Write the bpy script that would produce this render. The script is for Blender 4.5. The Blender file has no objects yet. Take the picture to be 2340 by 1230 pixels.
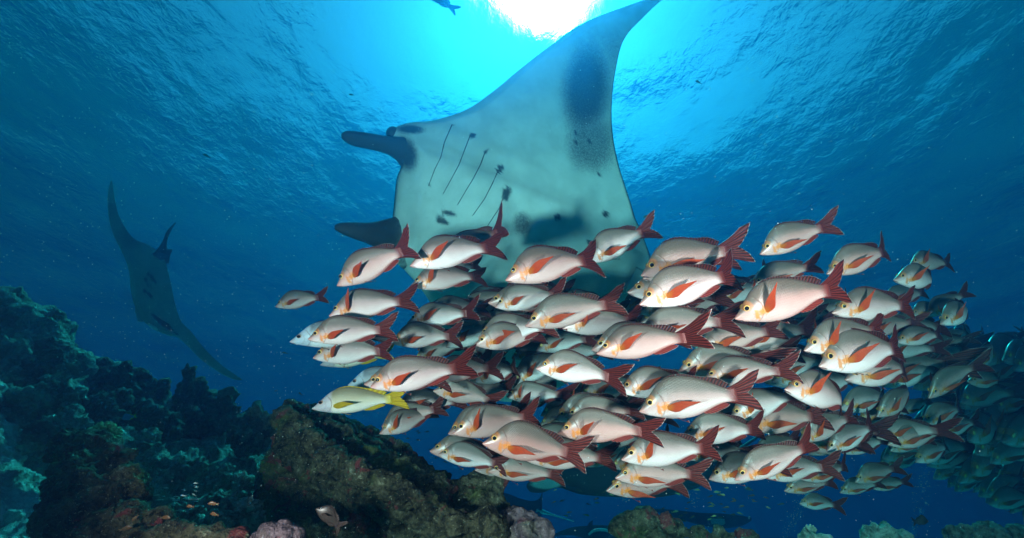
import bpy, bmesh, math, random
from mathutils import Vector, Matrix, noise
random.seed(7)
S = bpy.context.scene
COL = S.collection
R = math.radians

# ------------------------------------------------------------------ camera
PITCH = R(31)
FWD = Vector((0, math.cos(PITCH), math.sin(PITCH)))
UPV = Vector((0, -math.sin(PITCH), math.cos(PITCH)))
RGT = Vector((1, 0, 0))
F = 1170.0


def P(px, py, d):
    """a point of the place: pixel of the 2340x1230 photograph and metres in front of the lens"""
    return FWD * d + RGT * ((px - 1170) / F * d) + UPV * ((615 - py) / F * d)


cd = bpy.data.cameras.new('camera')
cam = bpy.data.objects.new('camera', cd)
COL.objects.link(cam)
cd.sensor_width = 36
cd.lens = 18
cd.clip_start = .05
cd.clip_end = 600
cam.rotation_euler = (math.pi / 2 + PITCH, 0, 0)
S.camera = cam

# ------------------------------------------------------------------ light
sv = P(1250, 28, 1).normalized()
w = bpy.data.worlds.new('World')
S.world = w
w.use_nodes = True
sk = w.node_tree.nodes.new('ShaderNodeTexSky')
sk.sky_type = 'NISHITA'
sk.sun_disc = False
sk.sun_elevation = math.asin(sv.z)
sk.sun_rotation = math.atan2(sv.x, sv.y)
w.node_tree.links.new(sk.outputs[0], w.node_tree.nodes['Background'].inputs[0])
w.node_tree.nodes['Background'].inputs[1].default_value = .05
sl = bpy.data.lights.new('sun', 'SUN')
sl.energy = 5
sl.angle = R(.53)
sl.color = (1, .95, .88)
so = bpy.data.objects.new('sun', sl)
COL.objects.link(so)
so.rotation_euler = (-sv).to_track_quat('-Z', 'Y').to_euler()
# the photographer's two strobes, on arms left and right of the housing (their flash lights the near fish)
for sx, en, tx in ((-.95, 455, 1240), (.95, 465, 1760)):
    l = bpy.data.lights.new('strobe', 'SPOT')
    l.energy = en
    l.spot_size = R(84)
    l.spot_blend = 1.0
    l.shadow_soft_size = .09
    l.color = (1, .37, .345)
    o = bpy.data.objects.new('strobe', l)
    COL.objects.link(o)
    o.location = RGT * sx - UPV * .20 - FWD * .1
    o.rotation_euler = (P(tx, 740, 2.4) - o.location).to_track_quat('-Z', 'Y').to_euler()
vs = S.view_settings
vs.view_transform = 'Standard'
vs.look = 'None'
vs.gamma = 1
vs.use_curve_mapping = False
vs.exposure = 1.32
cy = S.cycles
cy.use_denoising = True
cy.max_bounces = 5
cy.diffuse_bounces = 2
cy.glossy_bounces = 2
cy.transmission_bounces = 3
cy.volume_bounces = 1
cy.transparent_max_bounces = 12
cy.sample_clamp_indirect = 4


# ------------------------------------------------------------------ helpers
def setp(o, label=None, cat=None, group=None, kind=None):
    if label: o['label'] = label
    if cat: o['category'] = cat
    if group: o['group'] = group
    if kind: o['kind'] = kind
    return o


def mesh_from(name, verts, faces, mats=(), smooth=True, uv=None, attr=None, fmat=None):
    me = bpy.data.meshes.new(name)
    me.from_pydata([tuple(v) for v in verts], [], faces)
    for m in mats: me.materials.append(m)
    if smooth: me.polygons.foreach_set('use_smooth', [True] * len(me.polygons))
    if uv:
        u = me.uv_layers.new(name='UVMap')
        li = [0] * len(me.loops)
        me.loops.foreach_get('vertex_index', li)
        flat = []
        for i in li: flat += [uv[i][0], uv[i][1]]
        u.data.foreach_set('uv', flat)
    for k, vals in (attr or {}).items():
        a = me.attributes.new(k, 'FLOAT', 'POINT')
        a.data.foreach_set('value', vals)
    if fmat: me.polygons.foreach_set('material_index', fmat)
    me.update()
    return me


def link(name, me, parent=None):
    o = bpy.data.objects.new(name, me)
    COL.objects.link(o)
    if parent: o.parent = parent
    return o


def empty(name, loc=(0, 0, 0)):
    o = bpy.data.objects.new(name, None)
    o.empty_display_size = .05
    COL.objects.link(o)
    o.location = loc
    return o


class NT:
    def __init__(s, name):
        s.m = bpy.data.materials.new(name)
        s.m.use_nodes = True
        s.t = s.m.node_tree
        s.t.nodes.clear()
        s.out = s.t.nodes.new('ShaderNodeOutputMaterial')

    def n(s, typ, ins=None, **kw):
        nd = s.t.nodes.new('ShaderNode' + typ)
        for k, v in kw.items(): setattr(nd, k, v)
        for k, v in (ins or {}).items(): s.put(nd.inputs[k], v)
        return nd

    def put(s, sock, v):
        if hasattr(v, 'is_output'):
            s.t.links.new(v, sock)
        elif hasattr(v, 'outputs'):
            s.t.links.new(v.outputs[0], sock)
        else:
            if isinstance(v, (tuple, list)) and len(v) == 3 and sock.type == 'RGBA': v = (*v, 1)
            sock.default_value = v

    def ma(s, op, a, b=0.0, c=0.0):
        nd = s.n('Math', operation=op)
        s.put(nd.inputs[0], a)
        s.put(nd.inputs[1], b)
        s.put(nd.inputs[2], c)
        return nd.outputs[0]

    def sm(s, v, a, b):
        nd = s.n('MapRange', {0: v, 1: a, 2: b, 3: 0.0, 4: 1.0}, interpolation_type='SMOOTHSTEP')
        return nd.outputs[0]

    def mix(s, f, a, b, bl='MIX'):
        nd = s.n('Mix', data_type='RGBA', blend_type=bl)
        s.put(nd.inputs[0], f)
        s.put(nd.inputs[6], a)
        s.put(nd.inputs[7], b)
        return nd.outputs[2]

    def noise(s, vec, scale, detail=3, rough=.55, dist=0.0):
        nd = s.n('TexNoise', {'Scale': scale, 'Detail': detail, 'Roughness': rough, 'Distortion': dist})
        if vec is not None: s.put(nd.inputs['Vector'], vec)
        return nd.outputs[0]

    def uv(s):
        return s.n('UVMap').outputs[0]

    def obj(s):
        return s.n('TexCoord').outputs['Object']

    def attr(s, name):
        return s.n('Attribute', attribute_name=name).outputs['Fac']

    def bsdf(s, col, rough=.5, spec=.5, normal=None, **kw):
        b = s.n('BsdfPrincipled')
        s.put(b.inputs['Base Color'], col)
        s.put(b.inputs['Roughness'], rough)
        s.put(b.inputs['Specular IOR Level'], spec)
        if normal is not None: s.put(b.inputs['Normal'], normal)
        for k, v in kw.items(): s.put(b.inputs[k.replace('_', ' ')], v)
        return b

    def bump(s, h, strength=.5, dist=.01):
        return s.n('Bump', {'Height': h, 'Strength': strength, 'Distance': dist}).outputs[0]

    def done(s, sh):
        s.put(s.out.inputs['Surface'], sh)
        return s.m


# ------------------------------------------------------------------ water: surface, volume, seabed
def water_surface():
    n = 220
    vs_, fs = [], []
    for j in range(n + 1):
        for i in range(n + 1):
            x = -65 + 130 * i / n
            y = -40 + 130 * j / n
            z = 6.6 + .115 * noise.fractal(Vector((x * .30, y * .36, 1.3)), 1, 2, 4)
            vs_.append((x, y, z))
    for j in range(n):
        for i in range(n):
            a = j * (n + 1) + i
            fs.append((a, a + 1, a + n + 2, a + n + 1))
    g = NT('water_surface')
    mp = g.n('Mapping', {'Vector': g.obj(), 'Scale': (1.5, 1.1, 1), 'Rotation': (0, 0, .5)})
    big = g.noise(mp, .5, 2, .5, .1)
    fine = g.noise(mp, 3.4, 4, .6, .25)
    h = g.ma('ADD', g.ma('MULTIPLY', big, .34), g.ma('MULTIPLY', g.ma('MULTIPLY', fine, .145), g.ma('ADD', .22, g.ma('MULTIPLY', g.sm(g.noise(mp, .35, 2), .36, .68), .72))))
    nb = g.bump(h, 1.0, .36)
    fr = g.n('Fresnel', {'IOR': 1.35, 'Normal': nb})
    tr = g.n('BsdfTransparent')
    rf = g.n('BsdfRefraction', {'IOR': 1.08, 'Roughness': .80, 'Normal': nb})
    gl = g.n('BsdfGlossy', {'Roughness': .12, 'Normal': nb})
    m1 = g.n('MixShader', {0: .68, 1: tr, 2: rf})
    g.done(g.n('MixShader', {0: fr, 1: m1, 2: gl}))
    o = link('water_surface', mesh_from('water_surface', vs_, fs, [g.m]))
    setp(o, kind='structure')


water_surface()


def haze_box():
    x0, x1, y0, y1, z0, z1 = -68, 68, -43, 93, -3.2, 7.3
    v = [(x, y, z) for z in (z0, z1) for y in (y0, y1) for x in (x0, x1)]
    f = [(0, 2, 3, 1), (4, 5, 7, 6), (0, 1, 5, 4), (2, 6, 7, 3), (0, 4, 6, 2), (1, 3, 7, 5)]
    m = bpy.data.materials.new('haze')
    m.use_nodes = True
    t = m.node_tree
    t.nodes.clear()
    out = t.nodes.new('ShaderNodeOutputMaterial')
    pv = t.nodes.new('ShaderNodeVolumePrincipled')
    D = .45
    ss = (.0022, .0114, .0305)
    sa = (.38, .060, .037)
    pv.inputs['Density'].default_value = D
    pv.inputs['Color'].default_value = (*[s / D for s in ss], 1)
    pv.inputs['Absorption Color'].default_value = (*[(1 - (a / D) / (1 - s / D)) ** 2 for a, s in zip(sa, ss)], 1)
    pv.inputs['Anisotropy'].default_value = .80
    t.links.new(pv.outputs[0], out.inputs['Volume'])
    o = link('haze', mesh_from('haze', v, f, [m], smooth=False))
    setp(o, kind='stuff')


haze_box()


def sand_mat():
    g = NT('sand')
    ob = g.obj()
    a = g.noise(ob, 9, 5, .62)
    b = g.noise(ob, 70, 3, .7)
    c = g.mix(g.sm(a, .35, .65), (.34, .36, .30), (.62, .62, .54))
    c = g.mix(g.sm(b, .55, .75), c, (.16, .17, .13))
    h = g.ma('ADD', g.ma('MULTIPLY', a, 1.0), g.ma('MULTIPLY', b, .25))
    return g.done(g.bsdf(c, .95, .1, g.bump(h, .9, .06)))


def reef_mat(name, dark, mid, pale, accent, acc_amt=.5, turf=(.06, .075, .03)):
    g = NT(name)
    ob = g.obj()
    w1 = g.noise(ob, 3.2, 5, .6, .4)
    w2 = g.noise(ob, 14, 6, .7, .3)
    w3 = g.noise(ob, 85, 3, .75)
    w4 = g.noise(ob, 7.3, 3, .6, .8)
    vo = g.n('TexVoronoi', {'Vector': ob, 'Scale': 34.0}).outputs['Distance']
    c = g.mix(g.sm(w2, .36, .62), dark, mid)
    c = g.mix(g.sm(w1, .52, .68), c, turf)
    c = g.mix(g.ma('MULTIPLY', g.sm(w4, .57, .63), acc_amt), c, accent)
    c = g.mix(g.sm(w2, .60, .72), c, pale)
    c = g.mix(g.ma('MULTIPLY', g.sm(w3, .60, .70), .75), c, pale)
    c = g.mix(g.ma('MULTIPLY', g.sm(w3, .42, .34), .7), c, [x * .35 for x in dark])
    h = g.ma('ADD', g.ma('MULTIPLY', w2, 1.0), g.ma('ADD', g.ma('MULTIPLY', w3, .30), g.ma('MULTIPLY', vo, .45)))
    return g.done(g.bsdf(c, .92, .12, g.bump(h, 1.0, .05)))


M_SAND = sand_mat()
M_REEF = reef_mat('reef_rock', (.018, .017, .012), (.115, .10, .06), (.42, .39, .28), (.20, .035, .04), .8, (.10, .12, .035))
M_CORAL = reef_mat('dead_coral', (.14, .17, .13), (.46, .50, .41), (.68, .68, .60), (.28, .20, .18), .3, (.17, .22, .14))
M_DARK = reef_mat('shaded_coral', (.06, .066, .055), (.21, .225, .185), (.44, .43, .37), (.15, .09, .09), .3, (.09, .11, .07))  # same coral in darker tones, the shade painted into the colours
M_PINK = reef_mat('coralline_crust', (.08, .055, .06), (.24, .16, .18), (.46, .36, .39), (.30, .10, .14), .5, (.20, .16, .12))


def blob_mesh(name, blobs, mat, voxel=.02, amp=.03, scale=6.0, seed=0, fine=.008, strata=None):
    """fuse overlapping balls into one rock and carve its surface; blobs hold world centre and radius"""
    bm = bmesh.new()
    for c, r in blobs:
        q = Matrix.Rotation(random.uniform(0, 6), 4, 'Z') @ Matrix.Rotation(random.uniform(0, 6), 4, 'X')
        sc = Matrix.Diagonal((random.uniform(.85, 1.2), random.uniform(.85, 1.2), random.uniform(.85, 1.15), 1))
        bmesh.ops.create_icosphere(bm, subdivisions=3, radius=r, matrix=Matrix.Translation(c) @ q @ sc)
    me = bpy.data.meshes.new(name)
    bm.to_mesh(me)
    bm.free()
    t = bpy.data.objects.new(name, me)
    COL.objects.link(t)
    md = t.modifiers.new('r', 'REMESH')
    md.mode = 'VOXEL'
    md.voxel_size = voxel
    dg = bpy.context.evaluated_depsgraph_get()
    new = bpy.data.meshes.new_from_object(t.evaluated_get(dg), depsgraph=dg)
    bpy.data.objects.remove(t)
    bpy.data.meshes.remove(me)
    new.name = name
    so_ = Vector((seed * 3.7, seed * 1.9, seed * 5.1))
    for _ in range(1):
        nv = len(new.vertices)
        cos = [0.0] * (3 * nv)
        nrm = [0.0] * (3 * nv)
        new.vertices.foreach_get('co', cos)
        new.vertices.foreach_get('normal', nrm)
        for i in range(nv):
            p = Vector(cos[3 * i:3 * i + 3])
            n_ = Vector(nrm[3 * i:3 * i + 3])
            q = p * scale + so_
            d = amp * (noise.ridged_multi_fractal(q * .6, .9, 2.1, 4, .9, 2.0) - 1.0) + amp * .8 * noise.noise(q * 1.7)
            d += fine * noise.fractal(q * 5.0, .8, 2.1, 3)
            ce = noise.cell_vector(q * 2.2)
            if strata:
                d += strata[1] * noise.ridged_multi_fractal(Vector((p.dot(strata[0]) * 7, p.y * 1.2, p.x * .8)) + so_, .9, 2.0, 2, .9, 2.0)
            dd = noise.voronoi(q * 1.3)[0][0]
            d += amp * 1.1 * (.45 - min(dd, .9))
            n2 = p + n_ * d
            cos[3 * i:3 * i + 3] = n2[:]
        new.vertices.foreach_set('co', cos)
    new.materials.clear()
    new.materials.append(mat)
    new.polygons.foreach_set('use_smooth', [True] * len(new.polygons))
    new.update()
    return new


def rock(name, label, cat, pts, mat, group=None, kind=None, sub=0, spread=.8, rel=.5, foot=True, **kw):
    """pts: px, py, metres, radius in px.  sub: extra lumps budding from each ball"""
    bl = []
    for px, py, d, r in pts:
        if d > 2.6: d = 2.6 + (d - 2.6) * .5
        c = P(px, py, d)
        rr = r * d / F
        bl.append((c, rr))
        for k in range(sub):
            v = Vector((random.gauss(0, 1), random.gauss(0, 1), random.gauss(0.2, 1))).normalized()
            bl.append((c + v * rr * spread, rr * random.uniform(.6, 1.2) * rel))
    if foot:   # the part below the frame that carries it down to the seabed
        c, r = max(bl, key=lambda b: b[1])
        z = c.z
        while z > -1.5:
            z -= r * .8
            bl.append((Vector((c.x + random.uniform(-.2, .2) * r, c.y + r * .3, z)), r * 1.05))
    cen = bl[0][0].copy()
    bl = [(c - cen, r) for c, r in bl]
    o = link(name, blob_mesh(name, bl, mat, **kw))
    o.location = cen
    if kind: o['kind'] = kind
    else: setp(o, label, cat, group)
    return o


def seabed():
    n = 90
    v, f = [], []
    for j in range(n + 1):
        for i in range(n + 1):
            x = -64 + 128 * i / n
            y = -38 + 126 * j / n
            v.append((x, y, -1.35 + .25 * noise.fractal(Vector((x * .2, y * .2, 4)), 1, 2, 3)))
    for j in range(n):
        for i in range(n):
            a = j * (n + 1) + i
            f.append((a, a + 1, a + n + 2, a + n + 1))
    setp(link('seabed', mesh_from('seabed', v, f, [M_SAND])), kind='structure')


seabed()

# the reef slope on the left
rock('reef_slope', None, None,
     [(-90, 800, 6.2, 150), (-40, 735, 6, 85), (25, 745, 6, 80), (75, 790, 6, 78), (125, 830, 5.9, 72), (170, 868, 5.8, 65),
      (225, 915, 5.6, 70), (300, 965, 5.5, 80), (390, 1000, 5.4, 85), (480, 1030, 5.3, 85), (570, 1060, 5.2, 90),
      (660, 1090, 5.0, 90), (20, 960, 5.2, 160), (150, 1010, 5.0, 140), (300, 1080, 4.6, 120), (450, 1110, 4.3, 110),
      (580, 1150, 4, 110), (-120, 1000, 5, 200)],
     M_CORAL, kind='structure', sub=14, spread=.92, rel=.24, voxel=.032, amp=.085, scale=3.6, fine=.035, seed=1, foot=False)
rock('sand_slope', None, None,
     [(-190, 1090, 2.9, 170), (-130, 1240, 2.7, 190), (-40, 1300, 2.5, 160), (40, 1340, 2.3, 130), (-150, 960, 3.3, 110)],
     M_SAND, kind='structure', sub=30, spread=.97, rel=.10, voxel=.014, amp=.024, scale=9, fine=.017, seed=2, foot=False)

HEADS = [
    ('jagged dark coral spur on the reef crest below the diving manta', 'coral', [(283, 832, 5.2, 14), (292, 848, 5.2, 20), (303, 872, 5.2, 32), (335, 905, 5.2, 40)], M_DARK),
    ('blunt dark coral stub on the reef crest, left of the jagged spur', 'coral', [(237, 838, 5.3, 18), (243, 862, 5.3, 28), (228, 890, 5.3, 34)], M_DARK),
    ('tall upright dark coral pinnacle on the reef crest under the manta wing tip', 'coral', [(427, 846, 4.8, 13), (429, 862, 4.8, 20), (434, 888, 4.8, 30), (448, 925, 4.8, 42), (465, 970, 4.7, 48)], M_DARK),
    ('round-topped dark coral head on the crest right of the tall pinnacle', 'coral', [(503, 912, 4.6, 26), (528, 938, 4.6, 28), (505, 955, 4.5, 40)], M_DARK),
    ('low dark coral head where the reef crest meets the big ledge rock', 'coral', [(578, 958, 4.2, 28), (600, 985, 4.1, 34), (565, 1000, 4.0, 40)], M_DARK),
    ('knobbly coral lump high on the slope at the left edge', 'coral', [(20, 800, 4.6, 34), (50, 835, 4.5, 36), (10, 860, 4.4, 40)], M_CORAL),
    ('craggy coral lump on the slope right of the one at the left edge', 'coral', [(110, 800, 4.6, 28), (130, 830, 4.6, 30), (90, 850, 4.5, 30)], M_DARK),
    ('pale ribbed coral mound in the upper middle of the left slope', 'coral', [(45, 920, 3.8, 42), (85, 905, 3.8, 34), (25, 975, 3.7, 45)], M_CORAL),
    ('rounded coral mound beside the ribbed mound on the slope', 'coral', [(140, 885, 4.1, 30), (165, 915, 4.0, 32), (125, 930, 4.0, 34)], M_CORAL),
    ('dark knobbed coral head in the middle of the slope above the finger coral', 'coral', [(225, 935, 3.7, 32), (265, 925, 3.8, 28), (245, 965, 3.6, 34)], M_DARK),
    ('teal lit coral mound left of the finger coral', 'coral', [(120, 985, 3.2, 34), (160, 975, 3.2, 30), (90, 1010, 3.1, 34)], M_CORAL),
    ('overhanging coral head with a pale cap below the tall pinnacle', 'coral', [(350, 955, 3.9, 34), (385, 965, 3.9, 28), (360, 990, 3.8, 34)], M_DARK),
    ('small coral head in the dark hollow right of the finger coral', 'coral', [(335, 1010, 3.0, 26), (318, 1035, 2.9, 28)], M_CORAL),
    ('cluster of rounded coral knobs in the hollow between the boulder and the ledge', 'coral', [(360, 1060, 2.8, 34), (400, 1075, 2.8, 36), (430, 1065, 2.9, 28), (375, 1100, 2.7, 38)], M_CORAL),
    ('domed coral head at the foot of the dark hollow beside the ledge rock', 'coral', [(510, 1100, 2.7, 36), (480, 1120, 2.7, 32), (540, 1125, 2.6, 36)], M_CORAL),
    ('mossy green rubble rock at the bottom near the silver minnows', 'rock', [(430, 1180, 2.2, 42), (500, 1170, 2.3, 42), (560, 1190, 2.2, 46), (470, 1220, 2.1, 50)], M_CORAL),
]
for i, (lab, cat, pts, mt) in enumerate(HEADS):
    rock('coral_head' if cat == 'coral' else 'rubble_rock', lab, cat, pts, mt, group='dead coral heads on the left reef slope' if cat == 'coral' else None,
         sub=12, spread=.88, rel=.34, voxel=.017 * pts[0][2] / 4, amp=.045 * pts[0][2] / 4, scale=8, fine=.030, seed=10 + i, foot=False)

rock('reef_boulder', 'big knobbly foreground boulder with green and rusty crust below the finger coral', 'boulder',
     [(165, 1035, 1.9, 52), (215, 1035, 1.9, 50), (262, 1060, 1.85, 46), (168, 1095, 1.85, 48), (205, 1110, 1.8, 75), (270, 1130, 1.75, 60),
      (185, 1190, 1.7, 80), (285, 1200, 1.65, 70), (240, 1270, 1.6, 90), (350, 1230, 1.65, 60)],
     M_REEF, sub=12, spread=.92, rel=.24, voxel=.009, amp=.024, scale=11, fine=.012, seed=31)
def chain(*pts):
    """balls strung closely along a line of (px, py, metres, radius px)"""
    out = []
    for a, b in zip(pts, pts[1:]):
        n = max(1, int(math.hypot(b[0] - a[0], b[1] - a[1]) / (.62 * (a[3] + b[3]) / 2)))
        for k in range(n):
            t = k / n
            out.append(tuple(p + (q - p) * t for p, q in zip(a, b)))
    return out + [pts[-1]]


rock('ledge_rock', 'long slanting ledge rock with furrowed ridges in the middle foreground', 'rock',
     chain((640, 955, 2.60, 24), (690, 985, 2.5, 26), (755, 1058, 2.36, 27), (850, 1100, 2.28, 26), (955, 1138, 2.2, 27), (1010, 1172, 2.15, 30), (1120, 1215, 2.1, 34))
     + chain((668, 945, 2.85, 26), (790, 1015, 2.75, 30), (890, 1075, 2.62, 32), (985, 1112, 2.5, 34), (1060, 1140, 2.45, 30))
     + chain((705, 948, 3.05, 16), (790, 985, 3.0, 19), (865, 1038, 2.9, 20), (920, 1074, 2.8, 22))
     + chain((770, 968, 3.3, 15), (850, 1003, 3.25, 19), (930, 1058, 3.1, 21), (1005, 1098, 2.9, 22))
     + chain((650, 1000, 2.62, 30), (716, 1085, 2.5, 30), (820, 1132, 2.42, 30), (940, 1178, 2.32, 30), (1050, 1225, 2.2, 34))
     + chain((640, 1065, 2.7, 34), (720, 1142, 2.6, 34), (830, 1192, 2.5, 32), (950, 1235, 2.38, 34))
     + chain((632, 1130, 2.72, 36), (720, 1205, 2.6, 36), (850, 1260, 2.45, 38))
     + chain((625, 1195, 2.7, 40), (700, 1262, 2.55, 40))
     + [(680, 1090, 3.2, 70), (780, 1140, 3.1, 80), (880, 1180, 2.9, 80), (980, 1220, 2.8, 80), (660, 1190, 3.1, 90)],
     M_REEF, sub=2, spread=.95, rel=.30, voxel=.0095, amp=.028, scale=9, fine=.015, seed=32, strata=(UPV * .8 + RGT * .6, .014))
rock('crest_rock', 'pitted pillar-like rock rising at the right end of the ledge under the snappers', 'rock',
     [(1060, 1120, 2.5, 30), (1095, 1115, 2.5, 32), (1135, 1100, 2.5, 24), (1130, 1135, 2.45, 32), (1080, 1160, 2.4, 44), (1135, 1180, 2.4, 40)],
     M_REEF, sub=5, spread=.9, rel=.35, voxel=.010, amp=.020, scale=10, fine=.007, seed=33)
rock('coralline_rock', 'pink crusted rounded rock at the right tip of the ledge', 'rock',
     [(1180, 1192, 2.2, 34), (1215, 1190, 2.2, 24), (1240, 1212, 2.15, 28), (1195, 1230, 2.1, 40)],
     M_PINK, sub=6, spread=.9, rel=.35, voxel=.009, amp=.016, scale=11, fine=.006, seed=34)
rock('coralline_lump', 'lilac crusted lump at the bottom edge left of the chequered soldierfish', 'coral',
     [(625, 1222, 1.6, 30), (660, 1232, 1.6, 30), (600, 1245, 1.6, 30)],
     M_PINK, sub=6, spread=.9, rel=.4, voxel=.007, amp=.012, scale=14, fine=.005, seed=35)
rock('rubble_rock', 'brown and yellow crusted flat rock along the bottom edge below the minnows', 'rock',
     [(400, 1240, 1.6, 42), (470, 1240, 1.6, 36), (540, 1240, 1.6, 32), (340, 1250, 1.6, 50)],
     M_REEF, sub=5, spread=.9, rel=.4, voxel=.008, amp=.016, scale=12, fine=.006, seed=36)
RR = [
    ('humped dark rock breaking the bottom edge left of centre right, largest of that row', [(1430, 1205, 3, 34), (1480, 1200, 3, 36), (1535, 1212, 3, 32), (1480, 1240, 2.9, 50)]),
    ('low flat dark rock joining the right side of the humped rock', [(1595, 1222, 3, 26), (1650, 1228, 3, 24), (1710, 1234, 3, 22)]),
    ('small rounded rock with a tuft of pale branching coral on it', [(1850, 1232, 3.2, 24), (1880, 1238, 3.2, 20)]),
    ('pale teal topped rock at the bottom between the tufted rock and the dark fish', [(1990, 1228, 3.6, 26), (2030, 1220, 3.6, 24), (2065, 1232, 3.6, 20)]),
    ('dark rock with a knob on top below the black triggerfish', [(2190, 1232, 3.4, 26), (2212, 1204, 3.4, 13), (2262, 1222, 3.4, 30)]),
    ('dark rock in the bottom right corner', [(2322, 1226, 3.4, 26), (2345, 1240, 3.4, 30)]),
]
for i, (lab, pts) in enumerate(RR):
    rock('seabed_rock', lab, 'rock', pts, M_REEF if i < 2 else (M_CORAL if i in (2, 3) else M_DARK), group='rocks along the lower right edge', sub=6, spread=.88, rel=.4, voxel=.014, amp=.028, scale=8, fine=.008, seed=50 + i)


def finger_coral(label, px, py, d, rpx, n, mat):
    c = P(px, py, d)
    rr = rpx * d / F
    root = empty('finger_coral', c)
    setp(root, label, 'coral')
    vs_, fs = [], []
    g = bmesh.new()
    bmesh.ops.create_icosphere(g, subdivisions=3, radius=rr * .7)
    for v in g.verts: v.co *= 1 + .12 * noise.noise(v.co * 40)
    me = bpy.data.meshes.new('coral_base')
    g.to_mesh(me); g.free()
    me.materials.append(mat)
    link('coral_base', me, root)
    g = bmesh.new()
    bmesh.ops.create_uvsphere(g, u_segments=8, v_segments=6, radius=1)
    for v in g.verts:
        v.co.z = v.co.z * 1.6 + .9
        v.co.x *= .8 + .1 * v.co.z
        v.co.y *= .8 + .1 * v.co.z
    fm = bpy.data.meshes.new('coral_finger')
    g.to_mesh(fm); g.free()
    fm.materials.append(mat)
    for p in fm.polygons: p.use_smooth = True
    for k in range(n):
        z = 1 - 1.25 * (k + .5) / n
        a = k * 2.39996
        s = math.sqrt(max(0, 1 - z * z))
        v = Vector((s * math.cos(a), s * math.sin(a), z))
        o = link('coral_finger', fm, root)
        o.location = v * rr * .62
        o.rotation_euler = (v + Vector((random.uniform(-.2, .2), random.uniform(-.2, .2), .25))).to_track_quat('Z', 'Y').to_euler()
        o.scale = [rr * random.uniform(.13, .18)] * 3


g = NT('green_coral')
c_ = g.mix(g.noise(g.obj(), 30, 3), (.10, .20, .09), (.26, .36, .18))
M_GREEN = g.done(g.bsdf(c_, .85, .2))
g = NT('pale_coral')
M_PALE = g.done(g.bsdf((.45, .47, .36), .85, .2))
finger_coral('bushy green finger coral perched on the foreground boulder', 236, 1000, 1.98, 36, 70, M_GREEN)
finger_coral('dark knobbed finger coral at the left, lower on the slope than the green one', 90, 990, 2.72, 30, 46, M_DARK)
finger_coral('grey finger coral colony on the slope above the ribbed mounds', 150, 852, 3.25, 24, 40, M_CORAL)
finger_coral('tiny pale branching coral on the small rock at the bottom right', 1852, 1214, 3.1, 15, 26, M_PALE)


# ------------------------------------------------------------------ fish
def spl(pts, x):
    if x <= pts[0][0]: return pts[0][1]
    for i in range(len(pts) - 1):
        x0, y0 = pts[i]
        x1, y1 = pts[i + 1]
        if x <= x1:
            t = (x - x0) / (x1 - x0)
            ym = pts[i - 1] if i else (x0 - (x1 - x0), y0 - (y1 - y0))
            yp = pts[i + 2] if i + 2 < len(pts) else (x1 + (x1 - x0), y1 + (y1 - y0))
            m0 = (y1 - ym[1]) / (x1 - ym[0]) * (x1 - x0)
            m1 = (yp[1] - y0) / (yp[0] - x0) * (x1 - x0)
            return (2 * t ** 3 - 3 * t * t + 1) * y0 + (t ** 3 - 2 * t * t + t) * m0 + (-2 * t ** 3 + 3 * t * t) * y1 + (t ** 3 - t * t) * m1
    return pts[-1][1]


TOP = [(0, .004), (.02, .022), (.05, .052), (.09, .094), (.14, .150), (.2, .208), (.28, .252), (.36, .264), (.45, .252), (.55, .218), (.65, .166), (.72, .124), (.78, .087), (.84, .068), (.88, .072)]
BOT = [(0, -.008), (.02, -.026), (.06, -.044), (.12, -.066), (.2, -.094), (.3, -.120), (.4, -.130), (.5, -.124), (.6, -.096), (.68, -.066), (.75, -.048), (.82, -.048), (.88, -.060)]
WID = [(0, .008), (.03, .022), (.08, .038), (.15, .056), (.25, .070), (.35, .072), (.5, .060), (.65, .038), (.76, .020), (.84, .011), (.88, .006)]
M_FISH = {}


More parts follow.
